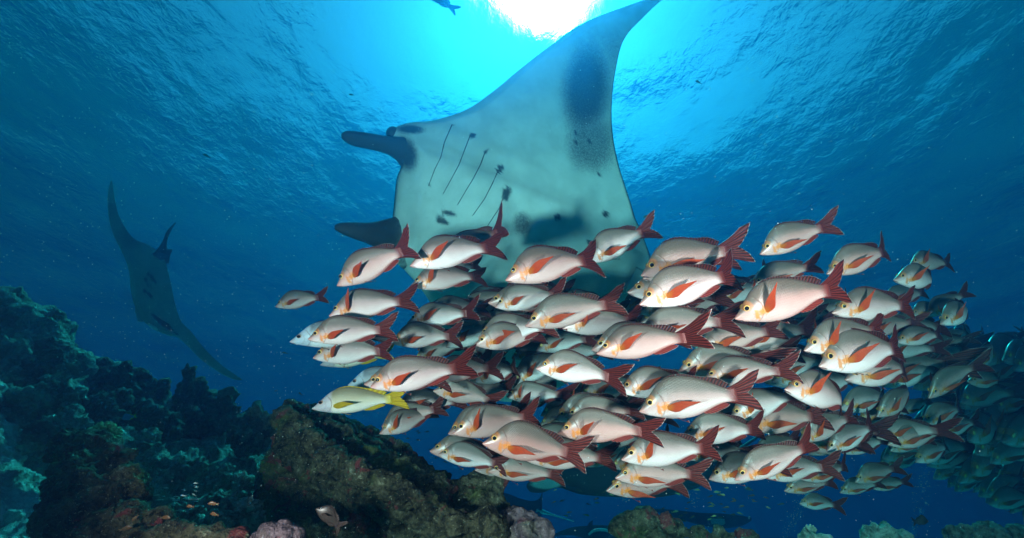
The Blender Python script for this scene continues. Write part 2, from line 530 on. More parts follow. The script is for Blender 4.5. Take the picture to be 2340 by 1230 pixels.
def fish_body_mat(name, belly, flank, back, salmon, head=None, marks=True, tailc=(.16, .03, .025), sal=.72, scales=1.0):
    g = NT(name)
    uv = g.uv()
    sp = g.n('SeparateXYZ', {0: uv})
    u, v = sp.outputs[0], sp.outputs[1]
    h = g.attr('hgt')
    rnd = g.n('ObjectInfo').outputs['Random']
    nz = g.noise(uv, 6, 3)
    hh = g.ma('ADD', h, g.ma('MULTIPLY', g.ma('SUBTRACT', nz, .5), .25))
    c = g.mix(g.sm(hh, .16, .50), belly, flank)
    c = g.mix(g.ma('MULTIPLY', g.ma('POWER', rnd, 1.15), sal), c, salmon)
    c = g.mix(g.ma('MULTIPLY', g.sm(hh, .42, .82), .92), c, back)
    r2 = g.ma('FRACT', g.ma('MULTIPLY', rnd, 37.7))
    c = g.mix(g.ma('MULTIPLY', r2, .38), c, (.30, .25, .22), 'MULTIPLY')
    # scale rows
    mp = g.n('Mapping', {'Vector': uv, 'Scale': (62, 80, 1), 'Rotation': (0, 0, .6)})
    vo = g.n('TexVoronoi', {'Vector': mp, 'Scale': 1.0, 'Randomness': .25}).outputs['Distance']
    sc = g.ma('MULTIPLY', g.sm(vo, .30, .62), g.ma('MULTIPLY', g.sm(u, .2, .27), g.ma('ADD', .14, g.ma('MULTIPLY', g.sm(h, .3, .8), .28))))
    c = g.mix(g.ma('MULTIPLY', sc, scales), c, (.10, .085, .07))
    if head: c = g.mix(g.sm(u, .25, .20), c, head)

    def dist(cx, cy, sx=1.0, sy=1.0, wob=0.0):
        a = g.ma('MULTIPLY', g.ma('SUBTRACT', u, cx), sx)
        b = g.ma('MULTIPLY', g.ma('SUBTRACT', v, cy), sy)
        d = g.ma('SQRT', g.ma('ADD', g.ma('MULTIPLY', a, a), g.ma('MULTIPLY', b, b)))
        if wob: d = g.ma('ADD', d, g.ma('MULTIPLY', g.ma('SUBTRACT', g.noise(uv, 45, 2), .5), wob))
        return d
    lip = g.sm(dist(0, -.012), .10, .01)
    c = g.mix(g.ma('MULTIPLY', lip, .6), c, (.50, .20, .17) if marks else (.42, .30, .30))
    # mouth slit
    ml = g.ma('ABSOLUTE', g.ma('ADD', g.ma('ADD', v, .010), g.ma('MULTIPLY', u, .42)))
    ms = g.ma('MULTIPLY', g.sm(ml, .0055, .002), g.sm(u, .066, .052))
    c = g.mix(ms, c, (.10, .03, .03))
    # gill cover edge
    gd = g.ma('ABSOLUTE', g.ma('SUBTRACT', dist(.115, .035, 1, .85, .02), .115))
    gs = g.ma('MULTIPLY', g.sm(gd, .007, .001), g.sm(u, .15, .2))
    c = g.mix(g.ma('MULTIPLY', gs, .55), c, (.18, .08, .06))
    gd2 = g.ma('ABSOLUTE', g.ma('SUBTRACT', dist(.09, .03, 1, .9, .01), .075))
    c = g.mix(g.ma('MULTIPLY', g.ma('MULTIPLY', g.sm(gd2, .006, .001), g.sm(u, .11, .14)), .3), c, (.2, .1, .08))
    if marks:
        o1 = g.sm(dist(.176, -.008, 1.2, .5, .06), .036, .014)
        o2 = g.sm(dist(.238, .014, .7, 1.0, .06), .050, .018)
        o3 = g.sm(dist(.115, .088), .056, .036)
        om = g.ma('MAXIMUM', g.ma('MAXIMUM', g.ma('MULTIPLY', o1, .85), g.ma('MULTIPLY', o2, .95)), g.ma('MULTIPLY', o3, .40))
        c = g.mix(om, c, (.62, .18, .02))
        red = g.ma('MULTIPLY', g.sm(h, .14, .02), g.sm(u, .35, .6))
        c = g.mix(g.ma('MULTIPLY', red, .6), c, (.40, .09, .07))
        # lateral line
        ll = g.ma('ABSOLUTE', g.ma('SUBTRACT', h, .66))
        c = g.mix(g.ma('MULTIPLY', g.ma('MULTIPLY', g.sm(ll, .014, .004), g.sm(u, .24, .30)), .22), c, (.12, .10, .08))
    c = g.mix(g.sm(g.ma('ADD', u, g.ma('MULTIPLY', nz, .05)), .79, .88), c, tailc)
    hgt = g.ma('SUBTRACT', g.ma('MULTIPLY', g.sm(vo, .1, .7), g.ma('MULTIPLY', g.sm(u, .2, .28), -.6)), g.ma('ADD', gs, ms))
    b = g.bsdf(c, g.ma('ADD', .26, g.ma('MULTIPLY', nz, .2)), .55, g.bump(hgt, .45, .004))
    return g.done(b)


def fin_mat(name, col, dark, rays=16.0, rim=.955, rimcol=(.75, .68, .66), base=None, trans=.3):
    g = NT(name)
    uv = g.uv()
    sp = g.n('SeparateXYZ', {0: uv})
    r, s = sp.outputs[0], sp.outputs[1]
    nz = g.noise(uv, 9, 2)
    ray = g.ma('SINE', g.ma('MULTIPLY', r, rays * 6.2832))
    c = g.mix(g.sm(ray, -.2, .9), col, dark)
    c = g.mix(g.ma('MULTIPLY', g.sm(nz, .4, .7), .4), c, dark)
    if base: c = g.mix(g.sm(s, .30, .0), c, base)
    if rim: c = g.mix(g.sm(s, rim, rim + .02), c, rimcol)
    b = g.bsdf(c, .5, .35, g.bump(ray, .5, .004))
    t = g.n('BsdfTranslucent', {'Color': c})
    return g.done(g.n('MixShader', {0: trans, 1: b, 2: t}))


def eye_mat(name, ring, iris):
    g = NT(name)
    sp = g.n('SeparateXYZ', {0: g.uv()})
    c = g.mix(g.sm(sp.outputs[0], .70, .84), iris, ring)
    return g.done(g.bsdf(c, .15, .6))


FB = fish_body_mat('snapper_skin', (.80, .67, .66), (.58, .40, .39), (.10, .085, .066), (.50, .19, .145))
FT = fin_mat('tail_fin', (.19, .024, .018), (.035, .007, .007), 12, .972, (.55, .45, .43))
FD = fin_mat('dorsal_fin', (.10, .016, .013), (.02, .007, .008), 22, .96, (.5, .42, .40))
FR = fin_mat('red_fin', (.70, .10, .025), (.40, .035, .014), 9, 0, base=(.68, .20, .02), trans=.35)
FA = fin_mat('anal_fin', (.34, .048, .035), (.13, .018, .018), 10, .955, (.55, .45, .43))
EY = eye_mat('snapper_eye', (.66, .20, .015), (.72, .46, .16))
g = NT('pupil')
PU = g.done(g.bsdf((.006, .006, .008), .08, .6))
YB = fish_body_mat('emperor_skin', (.66, .60, .52), (.54, .46, .32), (.22, .175, .09), (.52, .44, .26), head=(.40, .35, .37), marks=False, tailc=(.5, .36, .03), sal=.4, scales=.8)
YF = fin_mat('yellow_fin', (.68, .46, .02), (.50, .30, .015), 11, 0, trans=.35)
YE = eye_mat('emperor_eye', (.42, .10, .06), (.35, .20, .14))
GB = fish_body_mat('grey_emperor_skin', (.66, .68, .70), (.48, .51, .54), (.15, .17, .20), (.5, .5, .52), head=(.38, .43, .49), marks=False, tailc=(.2, .18, .12), sal=.3)
BK = fin_mat('dark_fin', (.03, .03, .035), (.012, .012, .015), 10, 0, trans=.1)
BB = fish_body_mat('black_skin', (.02, .02, .022), (.018, .018, .02), (.014, .014, .016), (.02, .02, .02), marks=False, tailc=(.015, .015, .017), scales=.2)
g = NT('chequered_skin')
mp = g.n('Mapping', {'Vector': g.uv(), 'Scale': (26, 26, 1), 'Rotation': (0, 0, .78)})
ck = g.n('TexChecker', {'Vector': mp, 'Scale': 1.0})
vo = g.n('TexVoronoi', {'Vector': mp, 'Scale': 1.0, 'Randomness': .1}).outputs['Distance']
c_ = g.mix(g.sm(vo, .25, .5), (.04, .028, .022), (.005, .004, .004))
SB = g.done(g.bsdf(c_, .4, .4))
SF = fin_mat('soldierfish_fin', (.05, .034, .028), (.015, .011, .01), 10, 0, trans=.1)


def slab(grid, th, nrm):
    """a closed thin slab over a grid of points"""
    nr, nc = len(grid), len(grid[0])
    v, f, uv = [], [], []
    for sgn in (1, -1):
        for i in range(nr):
            for j in range(nc):
                e = 0.25 if (i == nr - 1) else 1 - .6 * i / nr
                v.append(grid[i][j] + nrm[i][j] * (sgn * th * e))
                uv.append((j / (nc - 1), i / (nr - 1)))
    o = nr * nc
    for i in range(nr - 1):
        for j in range(nc - 1):
            a = i * nc + j
            f.append((a, a + 1, a + nc + 1, a + nc))
            f.append((o + a, o + a + nc, o + a + nc + 1, o + a + 1))
    for j in range(nc - 1):
        a = (nr - 1) * nc + j
        f.append((a, a + 1, o + a + 1, o + a))
    for i in range(nr - 1):
        for j in (0, nc - 1):
            a = i * nc + j
            q = (a, a + nc, o + a + nc, o + a)
            f.append(q if j == 0 else q[::-1])
    return v, f, uv


def fish_parts(bend=0.0, flare=.5, rise=.35, spread=1.0, wag=0.0):
    """meshes of one snapper pose, snout at -0.45 and tail fork at +0.55 of a unit length; x back, y to its right side, z up"""
    def B(x):
        t = max(0, x - .22)
        return bend * (t * t * .95) + wag * max(0, x - .78) ** 1.5 * 2 - bend * .05 * max(0, .22 - x)

    def V(x, y, z):
        return Vector((x - .45, y + B(x), z))
    out = {}
    # body
    xs = [0, .008, .02, .035, .055, .08, .105, .13, .16, .19, .22, .255, .29, .33, .37, .41, .45, .49, .53, .57, .61, .65, .69, .725, .76, .79, .82, .85, .88]
    K = 20
    v, f, uv, hg = [], [], [], []
    for x in xs:
        t, b, wd = spl(TOP, x), spl(BOT, x), spl(WID, x)
        for k in range(K):
            a = 2 * math.pi * k / K
            sy, cz = math.sin(a), math.cos(a)
            zz = (t + b) / 2 + (t - b) / 2 * cz
            yw = wd * math.copysign(abs(sy) ** .85, sy) * (1 - .25 * max(0, cz) ** 2) * 1.0
            v.append(V(x, yw, zz))
            uv.append((x, zz))
            hg.append((cz + 1) / 2)
    for i in range(len(xs) - 1):
        for k in range(K):
            a, b_ = i * K + k, i * K + (k + 1) % K
            f.append((a, b_, b_ + K, a + K))
    f.append(tuple(range(K - 1, -1, -1)))
    e = (len(xs) - 1) * K
    f.append(tuple(range(e, e + K)))
    out['body'] = (v, f, uv, {'hgt': hg}, FB)

    Y = Vector((0, 1, 0))

    def fin(name, fn, nr, nc, th, mat, nfn=None):
        grid, nn = [], []
        for i in range(nr):
            row, rn = [], []
            for j in range(nc):
                row.append(fn(i / (nr - 1), j / (nc - 1)))
                rn.append(nfn if nfn is not None else Y)
            grid.append(row)
            nn.append(rn)
        vv, ff, uu = slab(grid, th, nn)
        out[name] = (vv, ff, uu, None, mat)

    def tail(s, r):
        t = 2 * r - 1
        a = abs(t)
        up = t > 0
        tip = Vector((1.115, 0, .250)) if up else Vector((1.075, 0, -.205))
        fork = Vector((.975, 0, .012))
        q = min(a / .86, 1)
        end = fork + (tip - fork) * (q ** 1.12)
        end.x += .022 * math.sin(q * math.pi)
        if a > .86:
            k = (a - .86) / .14
            end = tip + (Vector((1.02, 0, .220 if up else -.180)) - tip) * k
        bs = Vector((.80, 0, .01 + (.068 if up else .062) * t))
        m = (bs + end) / 2 + Vector((.018, 0, (-.034 if up else .026) * a))
        p = bs * (1 - s) ** 2 + m * (2 * s * (1 - s)) + end * s * s
        p.z *= 1 + (spread * .92 - 1) * s
        return V(p.x, .012 * math.sin(r * 40) * s * .35 + .03 * s * a * wag * (1 if up else -.6), p.z)
    fin('tail_fin', tail, 9, 29, .0035, FT)

    def dorsal(s, r):
        x = .27 + .52 * r
        base = spl(TOP, x)
        hgt = spl([(0, .003), (.12, .009), (.3, .013), (.5, .011), (.62, .016), (.78, .040), (.9, .042), (1, .032)], r)
        hgt *= 1 + .14 * math.cos(r * 70) * (1 if r < .55 else .15)
        return V(x + s * hgt * (.5 + 1.3 * max(0, r - .45)), 0, base - .012 + s * (hgt + .012))
    fin('dorsal_fin', dorsal, 5, 27, .003, FD)

    def anal(s, r):
        x = .55 + .19 * r
        base = spl(BOT, x)
        hgt = spl([(0, .012), (.2, .034), (.5, .036), (.8, .034), (1, .024)], r)
        return V(x + s * hgt * (1.5 + 1.2 * r), 0, base + .012 - s * (hgt + .005))
    fin('anal_fin', anal, 5, 13, .003, FA)
    for sg, nm in ((-1, 'pectoral_fin'), (1, 'pectoral_fin_b')):
        d = Vector((math.cos(flare), sg * math.sin(flare), 0))
        d = (d * math.cos(rise) + Vector((0, 0, 1)) * math.sin(rise)).normalized()
        ax = Vector((0, sg, 0)).cross(d).normalized() * (-sg)
        ax = (Vector((0, 0, 1)) - d * d.z).normalized()
        root = V(.248, sg * (spl(WID, .248) * .93), .0)

        def pect(s, r, d=d, ax=ax, root=root, sg=sg):
            t = r - .5
            wd = .032 + .082 * math.sin(min(1, s * 1.15) * math.pi * .72) * (1 - .28 * s)
            ln = .30 * (1 - .42 * abs(t - .18) ** 1.2 * 1.8)
            return root + d * (ln * s) + ax * (t * wd * (1 - .45 * s ** 3)) + Vector((.0, sg * .035 * math.sin(s * 2.4) * (.3 + r), 0))
        fin(nm, pect, 8, 11, .0022, FR, d.cross(ax).normalized())
        dv = Vector((.80, sg * .30, -.42)).normalized()

        def pelv(s, r, sg=sg, dv=dv):
            root = V(.30 + .025 * r, sg * .022, -.100)
            ln = .135 * (1 - .55 * r)
            return root + dv * (ln * s) + Vector((.035 * r * s, sg * .01 * s, -.028 * r * math.sin(s * 2.6)))
        fin('pelvic_fin' if sg < 0 else 'pelvic_fin_b', pelv, 6, 7, .0022, FA, dv.cross(Vector((.3, 0, -1))).normalized())
        # eye
        ec = V(.108, sg * (spl(WID, .108) * .80), .072)
        vv, ff, uu = [], [], []
        nr_, nk = 6, 14
        for i in range(nr_ + 1):
            an = math.pi * .5 * i / nr_
            for k in range(nk):
                a = 2 * math.pi * k / nk
                vv.append(ec + Vector((.029 * math.sin(an) * math.cos(a), sg * .019 * math.cos(an), .029 * math.sin(an) * math.sin(a))))
                uu.append((i / nr_, 0))
        for i in range(nr_):
            for k in range(nk):
                q = (i * nk + k, i * nk + (k + 1) % nk, (i + 1) * nk + (k + 1) % nk, (i + 1) * nk + k)
                ff.append(q if sg < 0 else q[::-1])
        out['eye' if sg < 0 else 'eye_b'] = (vv, ff, uu, None, EY)
        vv2, ff2 = [], []
        for i in range(4):
            an = math.pi * .5 * i / 3
            for k in range(12):
                a = 2 * math.pi * k / 12
                vv2.append(ec + Vector((-.003 + .021 * math.sin(an) * math.cos(a), sg * (.0115 + .0105 * math.cos(an)), .021 * math.sin(an) * math.sin(a))))
        for i in range(3):
            for k in range(12):
                q = (i * 12 + k, i * 12 + (k + 1) % 12, (i + 1) * 12 + (k + 1) % 12, (i + 1) * 12 + k)
                ff2.append(q if sg < 0 else q[::-1])
        out['pupil' if sg < 0 else 'pupil_b'] = (vv2, ff2, None, None, PU)
    return out


POSES = [fish_parts(0, .55, .30, 1.0, 0), fish_parts(.22, .45, .40, .92, .25), fish_parts(-.22, .6, .26, 1.05, -.2),
         fish_parts(.42, .75, .9, .85, .5), fish_parts(-.40, .5, .42, .95, -.5), fish_parts(.1, .85, 1.05, 1.0, .1), fish_parts(-.08, .4, .10, .9, 0),
         fish_parts(.3, .35, .2, 1.1, .3), fish_parts(-.3, .9, .6, .8, -.25), fish_parts(.05, .5, -.05, .95, -.3)]
MESH = []
for ps in POSES:
    d_ = {}
    for k, (v, f, uv, at, mt) in ps.items():
        nm = k.replace('_b', '') if k.endswith('_b') else k
        d_[k] = mesh_from(nm, v, f, [mt], uv=uv, attr=at)
    MESH.append(d_)
SWAP = {
    'yellow': {'body': YB, 'tail_fin': YF, 'dorsal_fin': YF, 'anal_fin': YF, 'pectoral_fin': YF, 'pelvic_fin': YF, 'eye': YE},
    'grey': {'body': GB, 'tail_fin': BK, 'dorsal_fin': BK, 'anal_fin': BK, 'pectoral_fin': BK, 'pelvic_fin': BK, 'eye': YE},
    'black': {'body': BB, 'tail_fin': BK, 'dorsal_fin': BK, 'anal_fin': BK, 'pectoral_fin': BK, 'pelvic_fin': BK, 'eye': BB},
    'soldier': {'body': SB, 'tail_fin': SF, 'dorsal_fin': SF, 'anal_fin': SF, 'pectoral_fin': SF, 'pelvic_fin': SF, 'eye': BB},
}
FULL = ['body', 'dorsal_fin', 'tail_fin', 'anal_fin', 'pectoral_fin', 'pectoral_fin_b', 'pelvic_fin', 'pelvic_fin_b', 'eye', 'eye_b']
SMALL = ['body', 'dorsal_fin', 'tail_fin', 'anal_fin', 'pectoral_fin', 'pelvic_fin', 'eye']


def place_fish(name, sx, sy, fx, fy, d, yaw=0.0, pose=0, parts=FULL, roll=0.0, swap=None, deep=1.0, label='', cat='fish', group=None):
    """snout at (sx, sy), tail fork at (fx, fy), d metres ahead; yaw > 0 puts the tail farther off"""
    px = math.hypot(fx - sx, fy - sy)
    L0 = px * d / F
    dz = L0 * math.tan(R(yaw))
    A, Bp = P(sx, sy, d - dz * .4), P(fx, fy, d + dz * .6)
    X = (Bp - A)
    L = X.length
    X.normalize()
    up = (UPV * .86 + Vector((0, 0, 1)) * .14)
    Z = (up - X * up.dot(X)).normalized()
    Yv = Z.cross(X)
    if roll:
        q = Matrix.Rotation(R(roll), 3, X)
        Z, Yv = q @ Z, q @ Yv
    near_b = Yv.dot(FWD) < 0          # which flank faces the lens
    root = empty(name, A + X * (.45 * L))
    M = Matrix((X, Yv, Z)).transposed().to_4x4()
    root.rotation_mode = 'QUATERNION'
    root.rotation_quaternion = M.to_quaternion()
    root.scale = (L, L * random.uniform(.9, 1.12), L * deep)
    setp(root, label, cat, group)
    ms = MESH[pose]
    for k in parts:
        if parts is SMALL and near_b and k in ('pectoral_fin', 'pelvic_fin', 'eye'): k += '_b'
        nm = k[:-2] if k.endswith('_b') else k
        o = link(nm, ms[k], root)
        if swap:
            o.material_slots[0].link = 'OBJECT'
            o.material_slots[0].material = SWAP[swap][nm]
        if nm == 'eye' and parts is FULL:
            link('pupil', ms[k.replace('eye', 'pupil')], o)
    return root


G1 = 'red-finned snappers schooling below the manta'
#  snout x, y, fork x, y, layer, yaw, pose, label[, swap]
SN = [
    (629, 701, 743, 678, 0, 8, 0, 'small pale snapper out in front at the far left, clear of the school'),
    (770, 653, 948, 564, 0, -6, 2, 'snapper climbing tail-up at the upper left, its tail against the manta chin'),
    (937, 608, 1137, 557, 0, 4, 1, 'bright white bellied snapper at the top of the school, its tail crossing another'),
    (1000, 598, 1172, 537, 1.2, -10, 4, 'snapper mostly hidden behind the bright top one, only its dark tail showing against the manta'),
    (938, 655, 1106, 623, .6, 6, 3, 'salmon flushed snapper with a broad red side fin, right below the bright top one'),
    (985, 622, 1095, 606, 1.6, 10, 0, 'shaded snapper behind the salmon flushed one, its dark back fin just showing'),
    (752, 722, 938, 684, .3, 0, 5, 'snapper with its red side fin raised straight up, above the pink leading one'),
    (704, 775, 894, 752, -.6, 4, 0, 'pink leading snapper at the left front with dark tail, above a darker one'),
    (662, 781, 880, 764, 2.0, 6, 6, 'grey-headed emperor fish peering out from behind the pink leading snapper', 'grey'),
    (715, 818, 896, 798, .9, 8, 2, 'half shaded snapper tucked directly under the pink leading one'),
    (732, 834, 892, 808, 2.4, 4, 0, 'yellow finned fish half hidden below the half shaded left snapper', 'yellow'),
    (893, 783, 1045, 764, .9, 8, 2, 'snapper with a shadow across its flank, just right of the pink leading one'),
    (930, 738, 1088, 718, 1.7, -6, 4, 'pale shadowed snapper under the salmon flushed one with both tail lobes wide'),
    (975, 712, 1112, 708, 2.4, 8, 0, 'dark snapper far behind the wide tailed one at the upper left'),
    (846, 884, 1067, 843, -.7, 3, 1, 'largest snapper at the left, rosy, with a tall upright tail, above the yellow fish'),
    (832, 878, 1020, 868, .9, 8, 0, 'snapper hidden behind the largest rosy one, only its snout and eye in front'),
    (713, 934, 920, 910, 1.1, 4, 6, 'silvery yellow fish with yellow fins swimming over the ledge rock', 'yellow'),
    (795, 880, 975, 862, 2.2, 6, 6, 'grey fish with a red rimmed eye, between the yellow fish and the rosy snapper', 'grey'),
    (867, 991, 997, 944, 0, 12, 3, 'small round snapper with upturned tail below the yellow fish'),
    (872, 975, 1010, 930, .9, 12, 0, 'snapper almost hidden behind the small round one near the ledge'),
    (900, 935, 1060, 915, 2.2, 5, 0, 'dark snapper in shade behind the tail of the yellow fish'),
    (990, 893, 1133, 914, 1.0, 10, 2, 'snapper below the large rosy one, its split tail pointing right and down'),
    (985, 862, 1130, 838, .9, -8, 1, 'snapper whose broad dark tail shows right behind the tall upright tail'),
    (1085, 872, 1200, 836, 1.8, -20, 4, 'mauve shaded snapper with its tail swung toward the viewer, left of the plain grey one'),
    (1034, 991, 1225, 952, .5, 6, 5, 'snapper with a yellow eye just above and left of the clean silver one'),
    (1024, 991, 1205, 945, 1.4, 8, 5, 'snapper behind the yellow-eyed pair, its red fin sticking up like a sail'),
    (1103, 1013, 1325, 1038, -.5, 0, 0, 'clean silver snapper in front at the lower left with a big forked red tail'),
    (1001, 1038, 1150, 1062, .4, 5, 6, 'rosy snapper heading the bottom row, below the yellow-eyed pair'),
    (982, 1031, 1140, 1040, 1.3, 6, 0, 'dark backed snapper tucked behind the head of the bottom row'),
    (1085, 1074, 1237, 1068, 2.0, 8, 6, 'dim snapper in the gap under the clean silver one, near the pitted rock'),
    (1115, 1077, 1280, 1083, 1.2, 4, 0, 'slim snapper at the very bottom left of the school'),
    (1200, 1050, 1398, 1046, 1.7, 4, 6, 'snapper hidden below the big forked tail, its own tail in shade'),
    (1225, 842, 1408, 860, -.1, 6, 4, 'plain grey snapper at the centre with its tail turned down'),
    (1158, 906, 1290, 907, .8, -28, 3, 'snapper below the plain grey one, angled away so its tail spreads large'),
    (1413, 894, 1597, 874, -.1, 6, 1, 'snapper with a narrow upright tail under the big pink one'),
    (1461, 940, 1712, 897, .9, 3, 0, 'long snapper with a broad ragged tail, behind the narrow tailed one'),
    (1274, 990, 1488, 978, -.2, 0, 2, 'silver snapper in the lower middle with a gold ringed eye and wide tail'),
    (1290, 952, 1460, 935, .9, 5, 0, 'snapper hidden behind the gold-eyed silver one, only its back showing'),
    (1420, 1050, 1637, 1024, 0, 3, 5, 'snapper with fanned red side fin right of the gold-eyed silver one'),
    (1406, 1092, 1605, 1084, .7, 0, 0, 'snapper under the fanned one, second from the bottom of the middle'),
    (1386, 1121, 1560, 1104, .9, 10, 6, 'lowest snapper of the middle, golden eyed, against open blue water'),
    (1558, 995, 1748, 985, .8, 0, 1, 'snapper with a round shadow on its shoulder, right of the fanned one'),
    (1560, 1046, 1715, 1024, 1.2, 4, 2, 'snapper partly hidden between the fanned one and the golden bottom right one'),
    (1267, 957, 1440, 922, 1.8, 6, 5, 'dark snapper in the gap above the gold-eyed silver one'),
    (1363, 808, 1588, 772, -.4, -14, 4, 'big reddest snapper at the centre with its dark tail toward the viewer'),
    (1352, 800, 1560, 765, 1.0, 0, 0, 'blue tinted snapper peeping out behind the big reddest one'),
    (1155, 641, 1368, 582, 0, 2, 1, 'snapper with a dark mask of shadow on its head, on the manta belly'),
    (1340, 600, 1488, 523, .9, 4, 0, 'topmost middle snapper with its red tail raised beyond the manta edge'),
    (1461, 696, 1697, 623, -.3, 3, 1, 'large snapper with teal sheen on its back, upper middle, broad maroon tail'),
    (1469, 637, 1672, 586, .5, 4, 0, 'teal-backed snapper right above the large maroon-tailed one'),
    (1465, 630, 1690, 566, 1.1, 8, 0, 'snapper doubled behind the teal-backed one, only a sliver of it showing'),
    (1434, 668, 1645, 672, 1.4, 6, 2, 'small faced snapper squeezed between two teal-backed ones'),
    (1458, 712, 1587, 708, 1.1, 8, 6, 'pale chinned snapper under the large maroon-tailed one'),
    (1131, 702, 1287, 671, .8, -4, 2, 'purple shaded snapper on the lower manta belly with a bright patch on its flank'),
    (1115, 692, 1280, 698, 1.8, 4, 0, 'darkest snapper behind the purple shaded one'),
    (1285, 750, 1462, 732, .6, 6, 5, 'snapper with an orange raised side fin and dark tail in the middle'),
    (1200, 745, 1410, 690, 1.7, 6, 0, 'shaded snapper behind the orange finned one, dark tail against the manta'),
    (1084, 788, 1245, 766, .3, 2, 1, 'snapper with a doubled tail, left of centre, right of the tall upright tail'),
    (1092, 772, 1262, 745, 1.0, 2, 0, 'twin of the double tailed snapper showing just above its back'),
    (1455, 765, 1665, 728, .9, -3, 2, 'snapper with a big swept tail above and right of the big reddest one'),
    (1590, 802, 1775, 752, 1.6, 3, 6, 'white bellied snapper in the row under the big forked tail right of centre'),
    (1680, 792, 1862, 748, 2.0, 6, 0, 'grey shaded snapper filling the gap beneath the large right-hand one'),
    (1679, 728, 1935, 656, -.4, 2, 5, 'largest snapper on the right with its side fin fanned upward'),
    (1716, 655, 1861, 605, .9, 4, 0, 'turquoise backed snapper above the largest one on the right'),
    (1736, 581, 1900, 513, .2, 2, 6, 'highest snapper, alone against the open water at the upper right'),
    (1888, 626, 2056, 568, .3, 2, 1, 'snapper with a dark shadow on its snout, near the top right'),
    (2041, 640, 2175, 643, .5, 10, 3, 'round snapper near the right end with its face turned to the viewer'),
    (2078, 605, 2180, 600, 1.4, 8, 5, 'snapper partly behind the round faced one at the right end'),
    (1901, 715, 2096, 698, .5, 4, 5, 'snapper with a pointed red side fin standing up, right of the largest one'),
    (1837, 801, 2030, 752, 0, 4, 5, 'arched-back snapper with orange cheek marks in the right middle'),
    (1871, 837, 2090, 792, .6, 2, 1, 'snapper directly under the arched-back one, long and pale'),
    (2148, 741, 2250, 697, .8, 20, 3, 'rightmost well lit snapper, steep headed, alone before the dim crowd'),
    (2120, 725, 2208, 668, 2.0, 10, 0, 'dim snapper whose dark tail sticks up behind the rightmost lit one'),
    (1965, 765, 2082, 733, 1.5, 6, 2, 'snapper tucked in behind the arched-back one, its tail spread'),
    (2047, 782, 2168, 764, 1.0, 8, 1, 'snapper with a glowing orange fin base, right of the arched-back one'),
    (2081, 722, 2160, 702, 1.6, 10, 0, 'snapper cut by shadow, below the round faced one'),
    (1606, 868, 1798, 846, .2, 2, 2, 'bluish backed snapper right of centre with a spread red tail'),
    (1551, 848, 1728, 812, 1.0, 12, 4, 'snapper with its tail seen edge-on, above the bluish backed one'),
    (1640, 832, 1815, 800, 2.0, 4, 0, 'dark tailed snapper in the shade right of the edge-on tail'),
    (1792, 890, 1981, 924, -.4, 4, 3, 'golden lit snapper on the right with a bright yellow-rimmed eye'),
    (1930, 868, 2112, 842, 1.6, 6, 1, 'snapper behind and above the golden lit one with yellow at its cheek'),
    (1668, 956, 1830, 900, .9, 6, 5, 'snapper with a glowing red fin left of the golden lit one'),
    (1700, 975, 1880, 950, 1.9, 4, 0, 'shaded snapper under the glowing red fin'),
    (1827, 1007, 1960, 952, .7, 10, 5, 'white flanked snapper half covered by the tail of the golden lit one'),
    (1887, 1032, 2018, 972, 1.6, 6, 1, 'grey snapper with open red side fin, below the golden lit one'),
    (1925, 1036, 2030, 1004, 2.8, 8, 0, 'small snapper behind the grey one with open red fin'),
    (2002, 952, 2115, 890, 3.0, 14, 3, 'first of the dimmer snappers right of the golden lit one, steep headed'),
    (2122, 910, 2222, 826, 4.0, 12, 2, 'grey snapper pointing steeply down at the edge of the dim crowd'),
    (2107, 967, 2217, 932, 4.5, 12, 1, 'round grey snapper below the steeply pointing one'),
    (2034, 1031, 2126, 1002, 4.0, 10, 0, 'little round snapper under the dimmer steep headed one'),
    (1678, 1096, 1873, 1022, -.3, 2, 1, 'rosy golden-eyed snapper at the bottom right of the lit group'),
    (1620, 1095, 1790, 1060, .9, 8, 0, 'snapper in half shadow right behind the rosy bottom right one'),
    (1745, 1090, 1888, 1064, 1.2, 2, 2, 'snapper whose pale belly shows behind the rosy bottom right one'),
    (1830, 1095, 1954, 1072, 2.0, 4, 1, 'grey snapper with dark tail to the right of the rosy bottom one'),
    (1954, 1102, 2056, 1068, 4.2, 6, 0, 'dusky snapper at the underside of the school on the right'),
    (1792, 1122, 1906, 1100, 3.0, 4, 6, 'dark silhouetted snapper hanging lowest under the grey one'),
    (1919, 1126, 2012, 1102, 4.0, 4, 6, 'greenish dark snapper beside the lowest silhouetted one'),
    (1996, 1118, 2075, 1100, 5.0, 4, 0, 'dim snapper at the bottom right of the school by the bubbles'),
    (1827, 1151, 1912, 1154, 3.5, 4, 2, 'lone teal backed snapper swimming below the school'),
    (2210, 872, 2305, 876, 5.0, 10, 1, 'dark tailed snapper in the dim crowd, level with the golden lit one'),
    (2234, 842, 2290, 778, 6.0, 10, 3, 'dim snapper pointing steeply down near the right edge'),
    (2128, 835, 2206, 792, 4.6, 10, 0, 'dim snapper just above the steeply pointing grey one'),
    (2120, 803, 2200, 770, 5.4, 8, 2, 'dim snapper under the rightmost lit one'),
    (2150, 790, 2226, 755, 6.0, 8, 1, 'dim snapper with a split dark tail under the rightmost lit one'),
    (2140, 992, 2238, 962, 5.6, 10, 0, 'teal shaded snapper below the round grey one'),
    (2091, 1056, 2186, 1016, 5.0, 10, 1, 'shadowy snapper right of the little round one'),
    (2058, 946, 2126, 915, 5.2, 8, 0, 'small dim snapper between the two steep headed grey ones'),
    (2003, 985, 2092, 958, 4.6, 8, 2, 'small dim snapper below the first steep headed one'),
]
